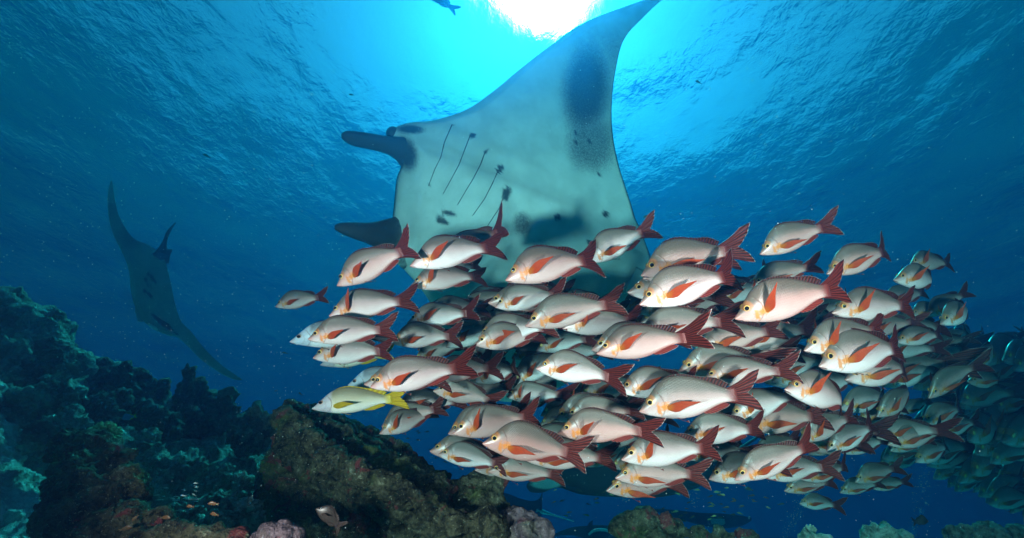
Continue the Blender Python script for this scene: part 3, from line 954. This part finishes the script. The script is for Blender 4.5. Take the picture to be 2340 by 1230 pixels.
for row in SN:
    sx, sy, fx, fy, ly, yaw, pose, lab = row[:8]
    sw = row[8] if len(row) > 8 else None
    if pose in (0, 1, 2, 6): pose = random.choice(((0, 9, 6), (1, 7, 1), (2, 8, 2), (6, 0, 9))[(0, 1, 2, 6).index(pose)])
    px = math.hypot(fx - sx, fy - sy)
    d = 2.0 * (205 / max(px, 95)) ** .42 + .12 * ly
    nm = 'snapper' if not sw else 'emperor_fish'
    place_fish(nm, sx, sy, fx, fy, d, yaw + random.uniform(-8, 8), pose, FULL, random.uniform(-11, 12), sw, (.74 if sw else random.uniform(.90, 1.02)), lab, 'snapper' if not sw else 'fish', G1 if not sw else None)

# shaded fish filling the depth of the school
def inner_label(x, y):
    h = 'left' if x < 1250 else ('central left' if x < 1450 else ('central right' if x < 1700 else 'right'))
    v = 'upper' if y < 760 else ('middle' if y < 900 else 'lower')
    return 'shaded snapper deep inside the school, mostly hidden, in its %s %s part' % (v, h), 'snapper', 'shaded snappers in the %s %s part of the school' % (v, h)


rows_in = 0
while rows_in < 112:
    x = random.uniform(940, 2030)
    lo = 640 + (1400 - min(x, 1400)) * .12
    hi = 1060 if x > 1150 else 900
    if 1690 < x: lo = 660
    y = random.uniform(lo, hi)
    L = random.uniform(115, 155)
    tl = R(random.gauss(14, 8))
    place_fish('snapper', x, y + L * .5 * math.sin(tl), x + L * math.cos(tl), y - L * .5 * math.sin(tl), random.uniform(2.75, 3.15), random.gauss(6, 8), random.randrange(10), SMALL, random.uniform(-8, 8), None, 1, *inner_label(x, y))
    rows_in += 1

# the dim crowd at the right edge
LAB_R = 'dim teal snapper packed into the far crowd at the right edge'
LAB_L = 'pale turquoise snapper on the sunlit underside of the far crowd at the right'


def in_crowd(x, y):
    top = 760 - (x - 2150) * .02 if x > 2200 else 800
    bot = 1060 + (x - 2100) * .42
    if x < 2130: bot = 1060 - (2130 - x) * .2
    return top + 15 < y < bot


def crowd_label(x, y, low):
    side = 'nearest the lit snappers' if x < 2170 else ('in its middle' if x < 2270 else 'against the right edge')
    if low:
        return 'pale turquoise snapper on the sunlit underside of the far crowd, ' + side, 'snapper', 'sunlit far snappers ' + side
    lev = 'top' if y < 870 else ('middle' if y < 960 else 'lower')
    return 'dim teal snapper in the %s rows of the far crowd, %s' % (lev, side), 'snapper', '%s rows of the far snappers %s' % (lev, side)


n_ = 0
spots = []
while n_ < 150:
    x = random.uniform(2030, 2400)
    y = random.uniform(740, 1180)
    if not in_crowd(x, y): continue
    if x < 2110 and y < 1030: continue
    if any(abs(x - a) < 20 and abs(y - b) < 13 for a, b in spots): 
        if random.random() < .93: continue
    spots.append((x, y))
    d = random.uniform(4.2, 7.2)
    L = random.uniform(.36, .44) * F / d * .95
    tl = R(random.gauss(30, 10))
    low = y > 1000 + (x - 2100) * .25
    place_fish('snapper', x - L * .5 * math.cos(tl), y + L * .5 * math.sin(tl), x + L * .5 * math.cos(tl), y - L * .5 * math.sin(tl), d, random.gauss(22, 10), random.randrange(10), SMALL, random.uniform(-10, 10), None, 1, *crowd_label(x, y, low))
    n_ += 1

# other fish
place_fish('reef_fish', 962, -26, 1040, 24, 4.6, 12, 6, FULL, 25, 'black', .75, 'dark silhouetted fish at the top edge, left of the sun', 'fish')
place_fish('triggerfish', 2122, 1191, 2088, 1194, 3.2, 8, 0, FULL, 0, 'black', 1.75, 'black oval triggerfish facing right, low at the right', 'fish')
place_fish('soldierfish', 722, 1162, 778, 1206, 1.5, 2, 0, FULL, -6, 'soldier', 1.25, 'chequered brown soldierfish at the foot of the ledge rock', 'fish')


def tiny_mesh(name, deep, body, fin, eye=None):
    v, f, fm, uv, hg = [], [], [], [], []
    for k in ('body', 'tail_fin', 'dorsal_fin', 'anal_fin'):
        vv, ff, uu, at, mt = POSES[0][k]
        o = len(v)
        sc = .62 if k == 'tail_fin' else 1
        v += [Vector((q.x, q.y * .9, q.z * deep * sc)) for q in vv]
        f += [tuple(i + o for i in q) for q in ff]
        fm += [0 if k == 'body' else 1] * len(ff)
        uv += uu
        hg += (at or {}).get('hgt', [.5] * len(vv))
    return mesh_from(name, v, f, [body, fin], uv=uv, attr={'hgt': hg}, fmat=fm)


def plain(name, col, rough=.4, **kw):
    g = NT(name)
    return g.done(g.bsdf(col, rough, .5, **kw))


T_DARK = tiny_mesh('tiny_dark_fish', .8, plain('tiny_dark_skin', (.05, .06, .04)), plain('tiny_dark_fin', (.05, .05, .04)))
T_GREEN = tiny_mesh('tiny_green_fish', .8, plain('tiny_green_skin', (.30, .34, .12)), plain('tiny_green_fin', (.25, .27, .1)))
T_SILV = tiny_mesh('minnow', .6, plain('minnow_skin', (.75, .78, .75), .2), plain('minnow_fin', (.4, .42, .4)))
T_ORA = tiny_mesh('damselfish', 1.0, plain('damsel_skin', (.12, .05, .018)), plain('damsel_fin', (.12, .06, .02)))
T_SURG = tiny_mesh('surgeonfish', 1.25, plain('surgeon_skin', (.08, .13, .30)), plain('surgeon_fin', (.55, .45, .05)))


def tiny(name, me, x, y, L, d, ang, label, cat='fish', group=None, flip=False):
    A = P(x, y, d)
    s = L * d / F
    X = (RGT * math.cos(R(ang)) + UPV * math.sin(R(ang))) * (-1 if flip else 1)
    X = (X + FWD * random.uniform(-.3, .3)).normalized()
    Z = (UPV - X * UPV.dot(X)).normalized()
    Yv = Z.cross(X)
    o = link(name, me)
    o.location = A
    o.rotation_mode = 'QUATERNION'
    o.rotation_quaternion = Matrix((X, Yv, Z)).transposed().to_quaternion()
    o.scale = (s, s, s)
    setp(o, label, cat, group)
    return o


for k in range(52):
    x = random.gauss(1640, 75)
    y = random.uniform(1112, 1190) - (x - 1640) * .02
    if k > 38: x, y = random.uniform(1150, 1420), random.uniform(1120, 1190)
    tiny('reef_fish', T_DARK if k % 3 else T_GREEN, x, y, random.uniform(9, 16), random.uniform(3.2, 5), random.uniform(-25, 25),
         'tiny dark fish hovering in open water above the bottom rocks', 'fish', 'tiny fish above the bottom rocks', flip=random.random() < .5)
for k in range(22):
    x = 880 + random.uniform(0, 200)
    y = 1000 + (x - 880) * .42 - random.uniform(0, 60)
    tiny('reef_fish', T_DARK, x, y, random.uniform(7, 12), random.uniform(3.4, 4.5), random.uniform(-25, 25),
         'tiny dark fish in the water just above the ledge rock', 'fish', 'tiny fish over the ledge', flip=random.random() < .5)
for k in range(34):
    x, y = random.gauss(418, 30), random.gauss(1138, 20)
    tiny('minnow', T_SILV, x, y, random.uniform(8, 15), random.uniform(1.85, 2.1), random.uniform(-20, 15),
         'tiny silver minnow in the cluster over the rubble', 'fish', 'silver minnows over the rubble', flip=random.random() < .3)
for (x, y, L, a, fl, lab) in [(290, 1208, 26, 10, True, 'orange damselfish over the lower boulder'), (308, 1186, 18, 50, False, 'small orange damselfish tilted upward beside the boulder'),
                              (485, 1152, 22, -8, False, 'tan damselfish at the right of the minnows'), (488, 1176, 22, 0, False, 'tan damselfish below the other at the right of the minnows'),
                              (433, 1158, 18, 0, False, 'small tan damselfish among the minnows'), (380, 1184, 24, 0, True, 'orange-brown damselfish by the rubble left of the minnows')]:
    tiny('damselfish', T_ORA, x, y, L, 1.55, a, lab, 'fish', 'damselfish over the foreground reef', fl)
tiny('surgeonfish', T_SURG, 292, 955, 32, 2.6, 12, 'blue surgeonfish with a yellow back fin in front of the dark coral', 'fish')
for (x, y, L, lab) in [(650, 807, 13, 'small dark fish alone in blue water left of the school'), (686, 900, 12, 'small dark fish above the ledge, left of the yellow fish'),
                       (630, 894, 8, 'speck-like dark fish near the crest of the ledge'), (802, 217, 12, 'tiny fish silhouette left of the manta wing'), (470, 356, 18, 'faint slim fish in the blue upper left'),
                       (1595, 188, 16, 'faint slim fish right of the wing tip'), (1480, 497, 24, 'small teal fish just beyond the manta trailing edge'), (1710, 1118, 22, 'dark fish right under the bottom right snapper')]:
    tiny('reef_fish', T_DARK, x, y, L, 3.6, random.uniform(-30, 10), lab, 'fish')


# ------------------------------------------------------------------ manta rays
def manta_mat(name, white, dark):
    g = NT(name)
    ob = g.obj()
    pg = g.attr('pig')
    n1 = g.noise(ob, 95, 4, .75)
    n2 = g.noise(ob, 5, 3, .6)
    n3 = g.noise(ob, 160, 2, .6)
    k = g.ma('ADD', pg, g.ma('MULTIPLY', g.ma('SUBTRACT', n1, .5), g.ma('MULTIPLY', g.sm(pg, .02, .25), .75)))
    w_ = g.mix(g.sm(n2, .3, .7), white, [x * .78 for x in white])
    w_ = g.mix(g.ma('MULTIPLY', g.sm(g.noise(ob, 21, 6, .75, 1.5), .56, .70), .30), w_, [x * .45 for x in white])
    w_ = g.mix(g.ma('MULTIPLY', g.sm(n3, .55, .75), .15), w_, [x * .6 for x in white])
    c = g.mix(g.sm(k, .15, .95), w_, dark)
    h = g.ma('ADD', g.ma('MULTIPLY', n2, .6), g.ma('MULTIPLY', n3, .06))
    return g.done(g.bsdf(c, .62, .25, g.bump(h, .35, .03)))


M_MANTA = manta_mat('manta_skin', (.56, .60, .56), (.035, .04, .045))
M_MANTA_SHADED = manta_mat('manta_shaded_skin', (.36, .38, .36), (.02, .022, .026))  # darker copy of the manta skin, shade put into its colour
M_BLACK = plain('manta_black', (.02, .022, .025), .6)
M_SLIT = plain('gill_slit', (.07, .08, .08), .7)
M_PALE_M = plain('manta_pale', (.62, .66, .64), .6)


def cr(p0, p1, p2, p3, t):
    return [.5 * (2 * b + (c - a) * t + (2 * a - 5 * b + 4 * c - d) * t * t + (3 * b - a - 3 * c + d) * t ** 3) for a, b, c, d in zip(p0, p1, p2, p3)]


def resample(st, n):
    L = [0]
    for i in range(1, len(st)):
        L.append(L[-1] + math.hypot((st[i][0] + st[i][2] - st[i - 1][0] - st[i - 1][2]) / 2, (st[i][1] + st[i][3] - st[i - 1][1] - st[i - 1][3]) / 2) + 6)
    out = []
    for k in range(n + 1):
        s = L[-1] * k / n
        i = 0
        while i < len(st) - 2 and L[i + 1] < s: i += 1
        t = (s - L[i]) / (L[i + 1] - L[i])
        out.append(cr(st[max(i - 1, 0)], st[i], st[i + 1], st[min(i + 2, len(st) - 1)], t))
    return out


MK = 1.0


def manta_disc(st, pig, n_span=150, n_ch=70, flipn=1, wav=0.0):
    """st: stations across the span: leading edge px, trailing edge px, depth LE, depth TE, thickness m. Returns mesh data and the belly grid"""
    S_ = resample(st, n_span)
    le = [P(a[0], a[1], a[4] * MK) for a in S_]
    te = [P(a[2], a[3], a[5] * MK) for a in S_]
    belly, back, pgs = [], [], []
    N = n_span
    for i in range(N + 1):
        a, b = max(i - 1, 0), min(i + 1, N)
        mid = (le[i] + te[i]) / 2
        spn = (le[b] + te[b]) / 2 - (le[a] + te[a]) / 2
        ch = te[i] - le[i]
        nv = ch.cross(spn)
        nv.normalize()
        if nv.dot(mid) > 0: nv = -nv
        th = max(S_[i][6], .004)
        rb, rk, rp = [], [], []
        for j in range(n_ch + 1):
            c = j / n_ch
            c2 = c
            af = (min(1, c / .10) ** .5 if c < .1 else 1) * (1 - max(0, c - .25) / .75) ** 1.15 + .02
            if j in (0, n_ch): af = 0
            px = S_[i][0] + (S_[i][2] - S_[i][0]) * c
            py = S_[i][1] + (S_[i][3] - S_[i][1]) * c
            q = le[i] + ch * c2
            if wav: q = q + nv * (wav * math.sin(c * 7 + i * .12) * c * .5)
            rb.append(q + nv * (.34 * th * af))
            rk.append(q - nv * (.66 * th * af))
            qb = rb[-1]
            px, py = 1170 + F * qb.dot(RGT) / qb.dot(FWD), 615 - F * qb.dot(UPV) / qb.dot(FWD)
            rp.append(pig(px, py, c, i / N))
        belly.append(rb)
        back.append(rk)
        pgs.append(rp)
    v, f, pv = [], [], []
    nc = n_ch + 1
    for i in range(N + 1):
        v += belly[i]
        pv += pgs[i]
    o = len(v)
    for i in range(N + 1):
        v += back[i]
        pv += [1.0] * nc
    for i in range(N):
        for j in range(n_ch):
            a = i * nc + j
            f.append((a, a + nc, a + nc + 1, a + 1))
            f.append((o + a, o + a + 1, o + a + nc + 1, o + a + nc))
        for j in (0, n_ch):
            a = i * nc + j
            f.append((a, o + a, o + a + nc, a + nc) if j == 0 else (a, a + nc, o + a + nc, o + a))
    return v, f, pv, belly, S_


def paddle(pts, flat=.4, n=18, k=12, nrm=None):
    """a tapering flattened limb along world points (centre, half width)"""
    v, f = [], []
    C = [p for p, _ in pts]
    Wd = [w_ for _, w_ in pts]
    m = len(pts)
    rings = []
    for q in range(n + 1):
        s = q / n * (m - 1)
        i = min(int(s), m - 2)
        t = s - i
        a = [list(C[max(i - 1, 0)]) + [Wd[max(i - 1, 0)]], list(C[i]) + [Wd[i]], list(C[i + 1]) + [Wd[i + 1]], list(C[min(i + 2, m - 1)]) + [Wd[min(i + 2, m - 1)]]]
        r = cr(*a, t)
        rings.append((Vector(r[:3]), max(r[3], .002)))
    for q, (c, wd) in enumerate(rings):
        a, b = rings[max(q - 1, 0)][0], rings[min(q + 1, n)][0]
        T = (b - a).normalized()
        vw = (nrm or c.normalized())
        W_ = T.cross(vw).normalized()
        D_ = W_.cross(T).normalized()
        for e in range(k):
            an = 2 * math.pi * e / k
            v.append(c + W_ * (wd * math.cos(an)) + D_ * (wd * flat * math.sin(an)))
    for q in range(n):
        for e in range(k):
            a, b = q * k + e, q * k + (e + 1) % k
            f.append((a, b, b + k, a + k))
    f.append(tuple(range(k - 1, -1, -1)))
    f.append(tuple(range(n * k, n * k + k)))
    return v, f


def add_part(root, name, v, f, mat, attr=None):
    loc = root.location
    return link(name, mesh_from(name, [q - loc for q in v], f, [mat], attr=attr), root)


def ss_(x, a, b):
    t = max(0, min(1, (x - a) / (b - a)))
    return t * t * (3 - 2 * t)


SPOTS = [(1025, 489, 18, 6, .15), (1010, 505, 20, 10, .45), (1274, 497, 9, 9, 0), (1384, 490, 9, 9, 0), (1348, 553, 7, 6, 0), (1316, 303, 5, 4, 0), (1315, 327, 5, 4, 0),
         (1346, 325, 5, 4, 0), (1370, 401, 5, 4, 0), (1080, 310, 6, 9, .3), (1111, 345, 5, 8, .3), (1142, 388, 8, 15, .35), (1158, 443, 11, 20, .3), (977, 425, 4, 8, .4), (1034, 284, 3, 4, 0)]
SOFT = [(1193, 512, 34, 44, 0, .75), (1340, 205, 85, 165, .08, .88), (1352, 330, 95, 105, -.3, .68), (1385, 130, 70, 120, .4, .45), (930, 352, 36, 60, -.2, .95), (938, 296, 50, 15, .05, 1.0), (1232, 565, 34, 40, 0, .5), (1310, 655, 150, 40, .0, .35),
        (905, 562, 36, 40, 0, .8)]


def pig_main(px, py, c, t):
    k = 0
    for x, y, a, b, r in SPOTS:
        dx, dy = px - x, py - y
        if abs(dx) > 50 or abs(dy) > 50: continue
        u, v = dx * math.cos(r) + dy * math.sin(r), -dx * math.sin(r) + dy * math.cos(r)
        d = math.hypot(u / a, v / b)
        k = max(k, 1 - ss_(d, .6, 1.25))
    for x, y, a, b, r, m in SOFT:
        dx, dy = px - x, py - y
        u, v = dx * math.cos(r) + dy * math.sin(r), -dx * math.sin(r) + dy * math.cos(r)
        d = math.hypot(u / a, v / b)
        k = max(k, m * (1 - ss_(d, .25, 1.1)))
    k = max(k, .85 * ss_(c, .985, 1.0), .8 * (1 - ss_(c, 0, .012)) if py < 560 else 0)
    return k


def main_manta():
    global MK
    MK = .88
    P0 = globals()['P']
    st = [(1522, -16, 1526, -10, 4.9, 4.9, .01), (1495, -6, 1508, 4, 4.8, 4.8, .03), (1440, 12, 1470, 40, 4.65, 4.65, .06), (1330, 55, 1425, 92, 4.45, 4.5, .10), (1250, 110, 1405, 170, 4.3, 4.4, .14), (1180, 165, 1398, 240, 4.2, 4.3, .18),
          (1120, 215, 1400, 305, 4.1, 4.2, .22), (1055, 258, 1412, 370, 4.0, 4.15, .27), (975, 282, 1430, 430, 3.92, 4.1, .32), (918, 288, 1443, 470, 3.86, 4.08, .36), (884, 305, 1452, 500, 3.84, 4.06, .38), (893, 338, 1462, 520, 3.82, 4.05, .40),
          (917, 372, 1470, 540, 3.8, 4.04, .42), (906, 410, 1477, 560, 3.8, 4.03, .42), (900, 470, 1484, 580, 3.8, 4.03, .42), (893, 530, 1489, 602, 3.82, 4.04, .42), (893, 565, 1490, 625, 3.86, 4.06, .40), (915, 605, 1484, 660, 3.92, 4.1, .36),
          (950, 645, 1465, 705, 4.0, 4.16, .30), (990, 705, 1430, 755, 4.1, 4.22, .24), (1005, 765, 1385, 800, 4.22, 4.3, .18), (1040, 830, 1330, 850, 4.35, 4.4, .12), (1090, 880, 1270, 890, 4.5, 4.5, .07), (1140, 915, 1180, 920, 4.6, 4.6, .02)]
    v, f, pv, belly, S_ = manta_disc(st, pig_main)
    MK = 1.0

    def P(x, y, d):
        return P0(x, y, d * .88)
    root = empty('manta_ray', P(1200, 500, 4.0))
    setp(root, 'huge pale bellied manta ray gliding overhead behind the snapper school', 'manta ray')
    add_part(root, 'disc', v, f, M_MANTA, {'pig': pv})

    proj = [[(1170 + F * q.dot(RGT) / q.dot(FWD), 615 - F * q.dot(UPV) / q.dot(FWD)) for q in row] for row in belly]

    def on_belly(px, py):
        best, bp = 1e9, None
        for i in range(0, len(S_)):
            for j in range(len(belly[0])):
                x, y = proj[i][j]
                d = (x - px) ** 2 + (y - py) ** 2
                if d < best: best, bp = d, belly[i][j]
        return bp
    for sl_ in ([(1033, 285), (1016, 324), (1007, 360), (994, 386), (979, 425)], [(1075, 308), (1060, 347), (1049, 376), (1033, 406), (1012, 444)],
                [(1109, 346), (1098, 376), (1081, 409), (1065, 435), (1045, 469)], [(1138, 391), (1124, 422), (1107, 455), (1080, 493)], [(1153, 445), (1140, 477), (1110, 523)]):
        pts = []
        sl_ = [((a[0] * (3 - k) + b[0] * k) / 3, (a[1] * (3 - k) + b[1] * k) / 3) for a, b in zip(sl_, sl_[1:]) for k in range(3)] + [sl_[-1]]
        for i, (x, y) in enumerate(sl_):
            q = on_belly(x, y)
            # keep the exact line: same depth as the belly, own pixel
            d = q.dot(FWD)
            pts.append((P0(x, y, d - .003), .0034 * (1 - .55 * i / (len(sl_) - 1))))
        vv, ff = paddle(pts, 1.4, 30, 6)
        add_part(root, 'gill_slit', vv, ff, M_SLIT)
    # head fins, furled forward
    vv, ff = paddle([(P(940, 350, 3.82), .13), (P(905, 337, 3.72), .068), (P(860, 326, 3.62), .050), (P(815, 318, 3.55), .046), (P(790, 312, 3.52), .032), (P(780, 311, 3.51), .012)], .55)
    hf = add_part(root, 'head_fin', vv, ff, M_MANTA, {'pig': [.7 + .4 * ss_(i / len(vv), .02, .2) for i in range(len(vv))]})
    vv, ff = paddle([(P(783, 306, 3.46), .006), (P(782, 316, 3.45), .020), (P(796, 327, 3.46), .015), (P(816, 333, 3.50), .005)], .35, 10, 8)
    add_part(hf, 'fin_tip', vv, ff, M_PALE_M)
    vv, ff = paddle([(P(935, 548, 3.86), .20), (P(893, 540, 3.74), .125), (P(850, 534, 3.62), .072), (P(810, 527, 3.55), .05), (P(780, 521, 3.52), .032), (P(765, 520, 3.51), .014)], .5)
    hf = add_part(root, 'head_fin', vv, ff, M_MANTA, {'pig': [.5 + .55 * ss_(i / len(vv), .04, .34) for i in range(len(vv))]})
    vv, ff = paddle([(P(765, 515, 3.46), .008), (P(771, 520, 3.45), .024), (P(788, 515, 3.47), .008)], .35, 10, 8)
    add_part(hf, 'fin_tip', vv, ff, M_PALE_M)
    g_ = bmesh.new()
    bmesh.ops.create_uvsphere(g_, u_segments=16, v_segments=10, radius=.045)
    add_part(root, 'eye', [q.co + P(898, 305, 3.80) for q in g_.verts], [tuple(w_.index for w_ in q.verts) for q in g_.faces], M_BLACK)
    g_.free()
    # pelvic fins and tail behind the school
    vv, ff = paddle([(P(1440, 640, 4.02), .10), (P(1480, 660, 4.0), .08), (P(1510, 690, 4.0), .03)], .3)
    add_part(root, 'pelvic_fin', vv, ff, M_MANTA, {'pig': [.2] * len(vv)})
    vv, ff = paddle([(P(1460, 640, 4.1), .05), (P(1600, 700, 4.4), .025), (P(1800, 760, 4.8), .012), (P(1900, 790, 5.0), .004)], 1.0, 20, 8)
    add_part(root, 'tail', vv, ff, M_BLACK)


main_manta()


def far_manta(label, st, pig, mat, extras, loc):
    v, f, pv, b, s = manta_disc(st, pig, 70, 30)
    root = empty('manta_ray', loc)
    setp(root, label, 'manta ray')
    add_part(root, 'disc', v, f, mat, {'pig': pv})
    for nm, pts, flat, m in extras:
        vv, ff = paddle(pts, flat, 14, 8)
        add_part(root, nm, vv, ff, m, {'pig': [0.0] * len(vv)} if m in (M_MANTA, M_MANTA_SHADED) else None)
    return root


def pig_left(px, py, c, t):
    k = .12 + .35 * (1 - ss_(math.hypot((px - 300) / 40, (py - 540) / 60), .2, 1))
    for x, y in ((340, 628), (346, 632), (334, 638), (350, 640), (336, 650), (344, 655), (330, 664), (338, 670), (345, 676), (356, 648)):
        k = max(k, 1 - ss_(math.hypot(px - x, (py - y) * .8), 2.5, 5))
    for s0 in (0, 11, 22, 33):
        if abs((py - 722 - s0 * .9) - (px - 352 - s0) * .62) < 2.2 and 345 + s0 * .5 < px < 385 + s0 * .6: k = 1
    return k


D1 = 5.8
far_manta('distant manta ray diving nose-down on its side at the left, seen edge-on',
          [(254, 412, 256, 414, D1, D1, .01), (248, 440, 262, 452, D1, D1, .04), (248, 480, 275, 500, D1, D1, .08), (260, 530, 305, 545, D1, D1, .14), (288, 585, 340, 560, D1, D1, .22), (305, 625, 372, 585, D1, D1, .32),
           (312, 662, 383, 615, D1, D1, .40), (322, 695, 392, 655, D1, D1, .45), (340, 728, 400, 695, D1, D1, .45), (365, 752, 408, 720, D1, D1, .40), (398, 768, 414, 735, D1, D1, .30), (412, 770, 420, 742, D1, D1, .2),
           (432, 790, 440, 762, D1, D1, .14), (462, 822, 468, 798, D1, D1, .10), (500, 850, 508, 836, D1, D1, .06), (530, 866, 540, 858, D1, D1, .03), (551, 869, 553, 867, D1, D1, .01)],
          pig_left, M_MANTA_SHADED,
          [('tail', [(P(370, 580, D1), .07), (P(376, 555, D1), .025), (P(385, 530, D1), .018), (P(401, 509, D1), .006)], .8, M_BLACK),
           ('dorsal_fin', [(P(366, 592, D1), .10), (P(378, 580, D1), .06), (P(393, 571, D1), .008)], .25, M_BLACK),
           ('head_fin', [(P(328, 688, D1), .07), (P(324, 710, D1 - .1), .06), (P(323, 735, D1 - .15), .03)], .4, M_MANTA_SHADED),
           ('head_fin', [(P(395, 760, D1), .03), (P(370, 755, D1 - .1), .02), (P(350, 748, D1 - .15), .018), (P(338, 739, D1 - .2), .008)], .5, M_PALE_M)],
          P(350, 640, D1))


def pig_mid(px, py, c, t):
    return 1 - .95 * (1 - ss_(math.hypot((px - 1248) / 42, (py - 1106) / 14), .5, 1.1))


D3 = 5.0
far_manta('dark manta ray under the middle of the school with a white patch on its tip',
          [(1203, 1112, 1205, 1105, D3, D3, .02), (1212, 1124, 1218, 1094, D3, D3, .08), (1240, 1124, 1245, 1084, D3, D3, .14), (1275, 1112, 1280, 1065, D3, D3, .2), (1330, 1128, 1330, 1040, D3, D3, .28), (1420, 1137, 1420, 1010, D3, D3 + .1, .32),
           (1510, 1136, 1510, 1000, D3 + .1, D3 + .2, .3), (1590, 1116, 1580, 1000, D3 + .1, D3 + .3, .2), (1650, 1084, 1650, 1020, D3 + .2, D3 + .3, .1), (1700, 1050, 1700, 1030, D3 + .3, D3 + .4, .03)],
          pig_mid, M_MANTA,
          [('tail', [(P(1640, 1060, D3 + .2), .05), (P(1700, 1020, D3 + .5), .02), (P(1790, 960, D3 + .9), .006)], 1, M_BLACK)], P(1420, 1080, D3))
D4 = 8.0
far_manta('faint manta ray low behind the ledge with a thin trailing tail line',
          [(1135, 1128, 1142, 1124, D4, D4, .02), (1150, 1150, 1165, 1130, D4, D4, .12), (1165, 1175, 1190, 1140, D4, D4, .25), (1190, 1190, 1215, 1145, D4, D4, .3), (1220, 1192, 1232, 1140, D4, D4, .2), (1238, 1180, 1240, 1120, D4, D4, .06)],
          lambda *a: .9, M_MANTA_SHADED,
          [('tail', [(P(1225, 1165, D4), .05), (P(1260, 1176, D4), .016), (P(1312, 1192, D4), .006)], 1, M_PALE_M)], P(1190, 1160, D4))
D5 = 7.5
far_manta('faint open-mouthed manta ray facing the viewer, left of the humped rock',
          [(1262, 1226, 1266, 1220, D5, D5, .02), (1300, 1222, 1305, 1206, D5, D5, .12), (1335, 1225, 1338, 1202, D5, D5, .25), (1370, 1230, 1370, 1200, D5, D5, .35), (1400, 1228, 1402, 1203, D5, D5, .25), (1450, 1220, 1450, 1208, D5, D5, .1), (1490, 1214, 1492, 1208, D5, D5, .02)],
          lambda *a: .8, M_MANTA_SHADED,
          [('dorsal_fin', [(P(1348, 1206, D5), .04), (P(1350, 1198, D5), .03), (P(1354, 1190, D5), .006)], .3, M_BLACK),
           ('mouth', [(P(1345, 1222, D5 - .35), .012), (P(1360, 1212, D5 - .35), .018), (P(1385, 1212, D5 - .35), .018), (P(1400, 1222, D5 - .35), .012)], .6, M_PALE_M)], P(1370, 1215, D5))
D6 = 8.6
far_manta('faintest manta ray far off in the deep blue right of the humped rock',
          [(1488, 1166, 1492, 1162, D6, D6, .02), (1540, 1182, 1545, 1166, D6, D6, .12), (1600, 1198, 1600, 1172, D6, D6, .25), (1650, 1203, 1650, 1174, D6, D6, .3), (1690, 1200, 1690, 1178, D6, D6, .2), (1716, 1190, 1718, 1184, D6, D6, .05)],
          lambda px, py, c, t: .95 - .9 * (abs(px - 1640) < 16 and .3 < c < .7), M_MANTA_SHADED,
          [('head_fin', [(P(1690, 1192, D6), .05), (P(1706, 1188, D6), .03), (P(1714, 1180, D6), .01)], .5, M_PALE_M)], P(1620, 1185, D6))


# ------------------------------------------------------------------ particles and bubbles
def specks():
    v, f = [], []
    oc = [Vector(q) for q in ((1, 0, 0), (-1, 0, 0), (0, 1, 0), (0, -1, 0), (0, 0, 1), (0, 0, -1))]
    of = [(0, 2, 4), (2, 1, 4), (1, 3, 4), (3, 0, 4), (2, 0, 5), (1, 2, 5), (3, 1, 5), (0, 3, 5)]
    for k in range(4200):
        x = random.uniform(-40, 2380)
        if random.random() < .45: x = random.uniform(-40, 800)
        y = random.uniform(-30, 1250)
        d = random.uniform(1.7, 5)
        r = d * random.choice((.00035, .0004, .0005, .0006, .0008, .0011))
        c = P(x, y, d)
        o = len(v)
        v += [c + q * r for q in oc]
        f += [tuple(i + o for i in q) for q in of]
    o = link('plankton', mesh_from('plankton', v, f, [plain('plankton', (.8, .82, .8), .6)]))
    setp(o, 'fine white specks drifting through the water', kind='stuff')
    v, f = [], []
    ico = bmesh.new()
    bmesh.ops.create_icosphere(ico, subdivisions=1, radius=1)
    iv = [q.co.copy() for q in ico.verts]
    fi = [tuple(w_.index for w_ in q.verts) for q in ico.faces]
    ico.free()
    for (x0, y0, x1, y1, wd, n) in [(1790, 1232, 1850, 1110, 16, 170), (2085, 1225, 2125, 1060, 18, 200), (1420, 1160, 1430, 1110, 12, 40), (1585, 1160, 1590, 1120, 10, 40), (985, 1050, 1010, 1020, 14, 14)]:
        for k in range(n):
            t = random.random()
            d = random.uniform(5.2, 5.6)
            c = P(x0 + (x1 - x0) * t + random.gauss(0, wd) * (.4 + .6 * t), y0 + (y1 - y0) * t, d)
            r = random.choice((.0022, .003, .003, .004, .006))
            o = len(v)
            v += [c + q * r for q in iv]
            f += [tuple(i + o for i in q) for q in fi]
    g = NT('bubble')
    m = g.done(g.n('MixShader', {0: .5, 1: g.n('BsdfTransparent'), 2: g.bsdf((.75, .85, .9), .1, .8)}))
    o = link('bubbles', mesh_from('bubbles', v, f, [m]))
    setp(o, 'thin columns of rising bubbles', kind='stuff')


specks()
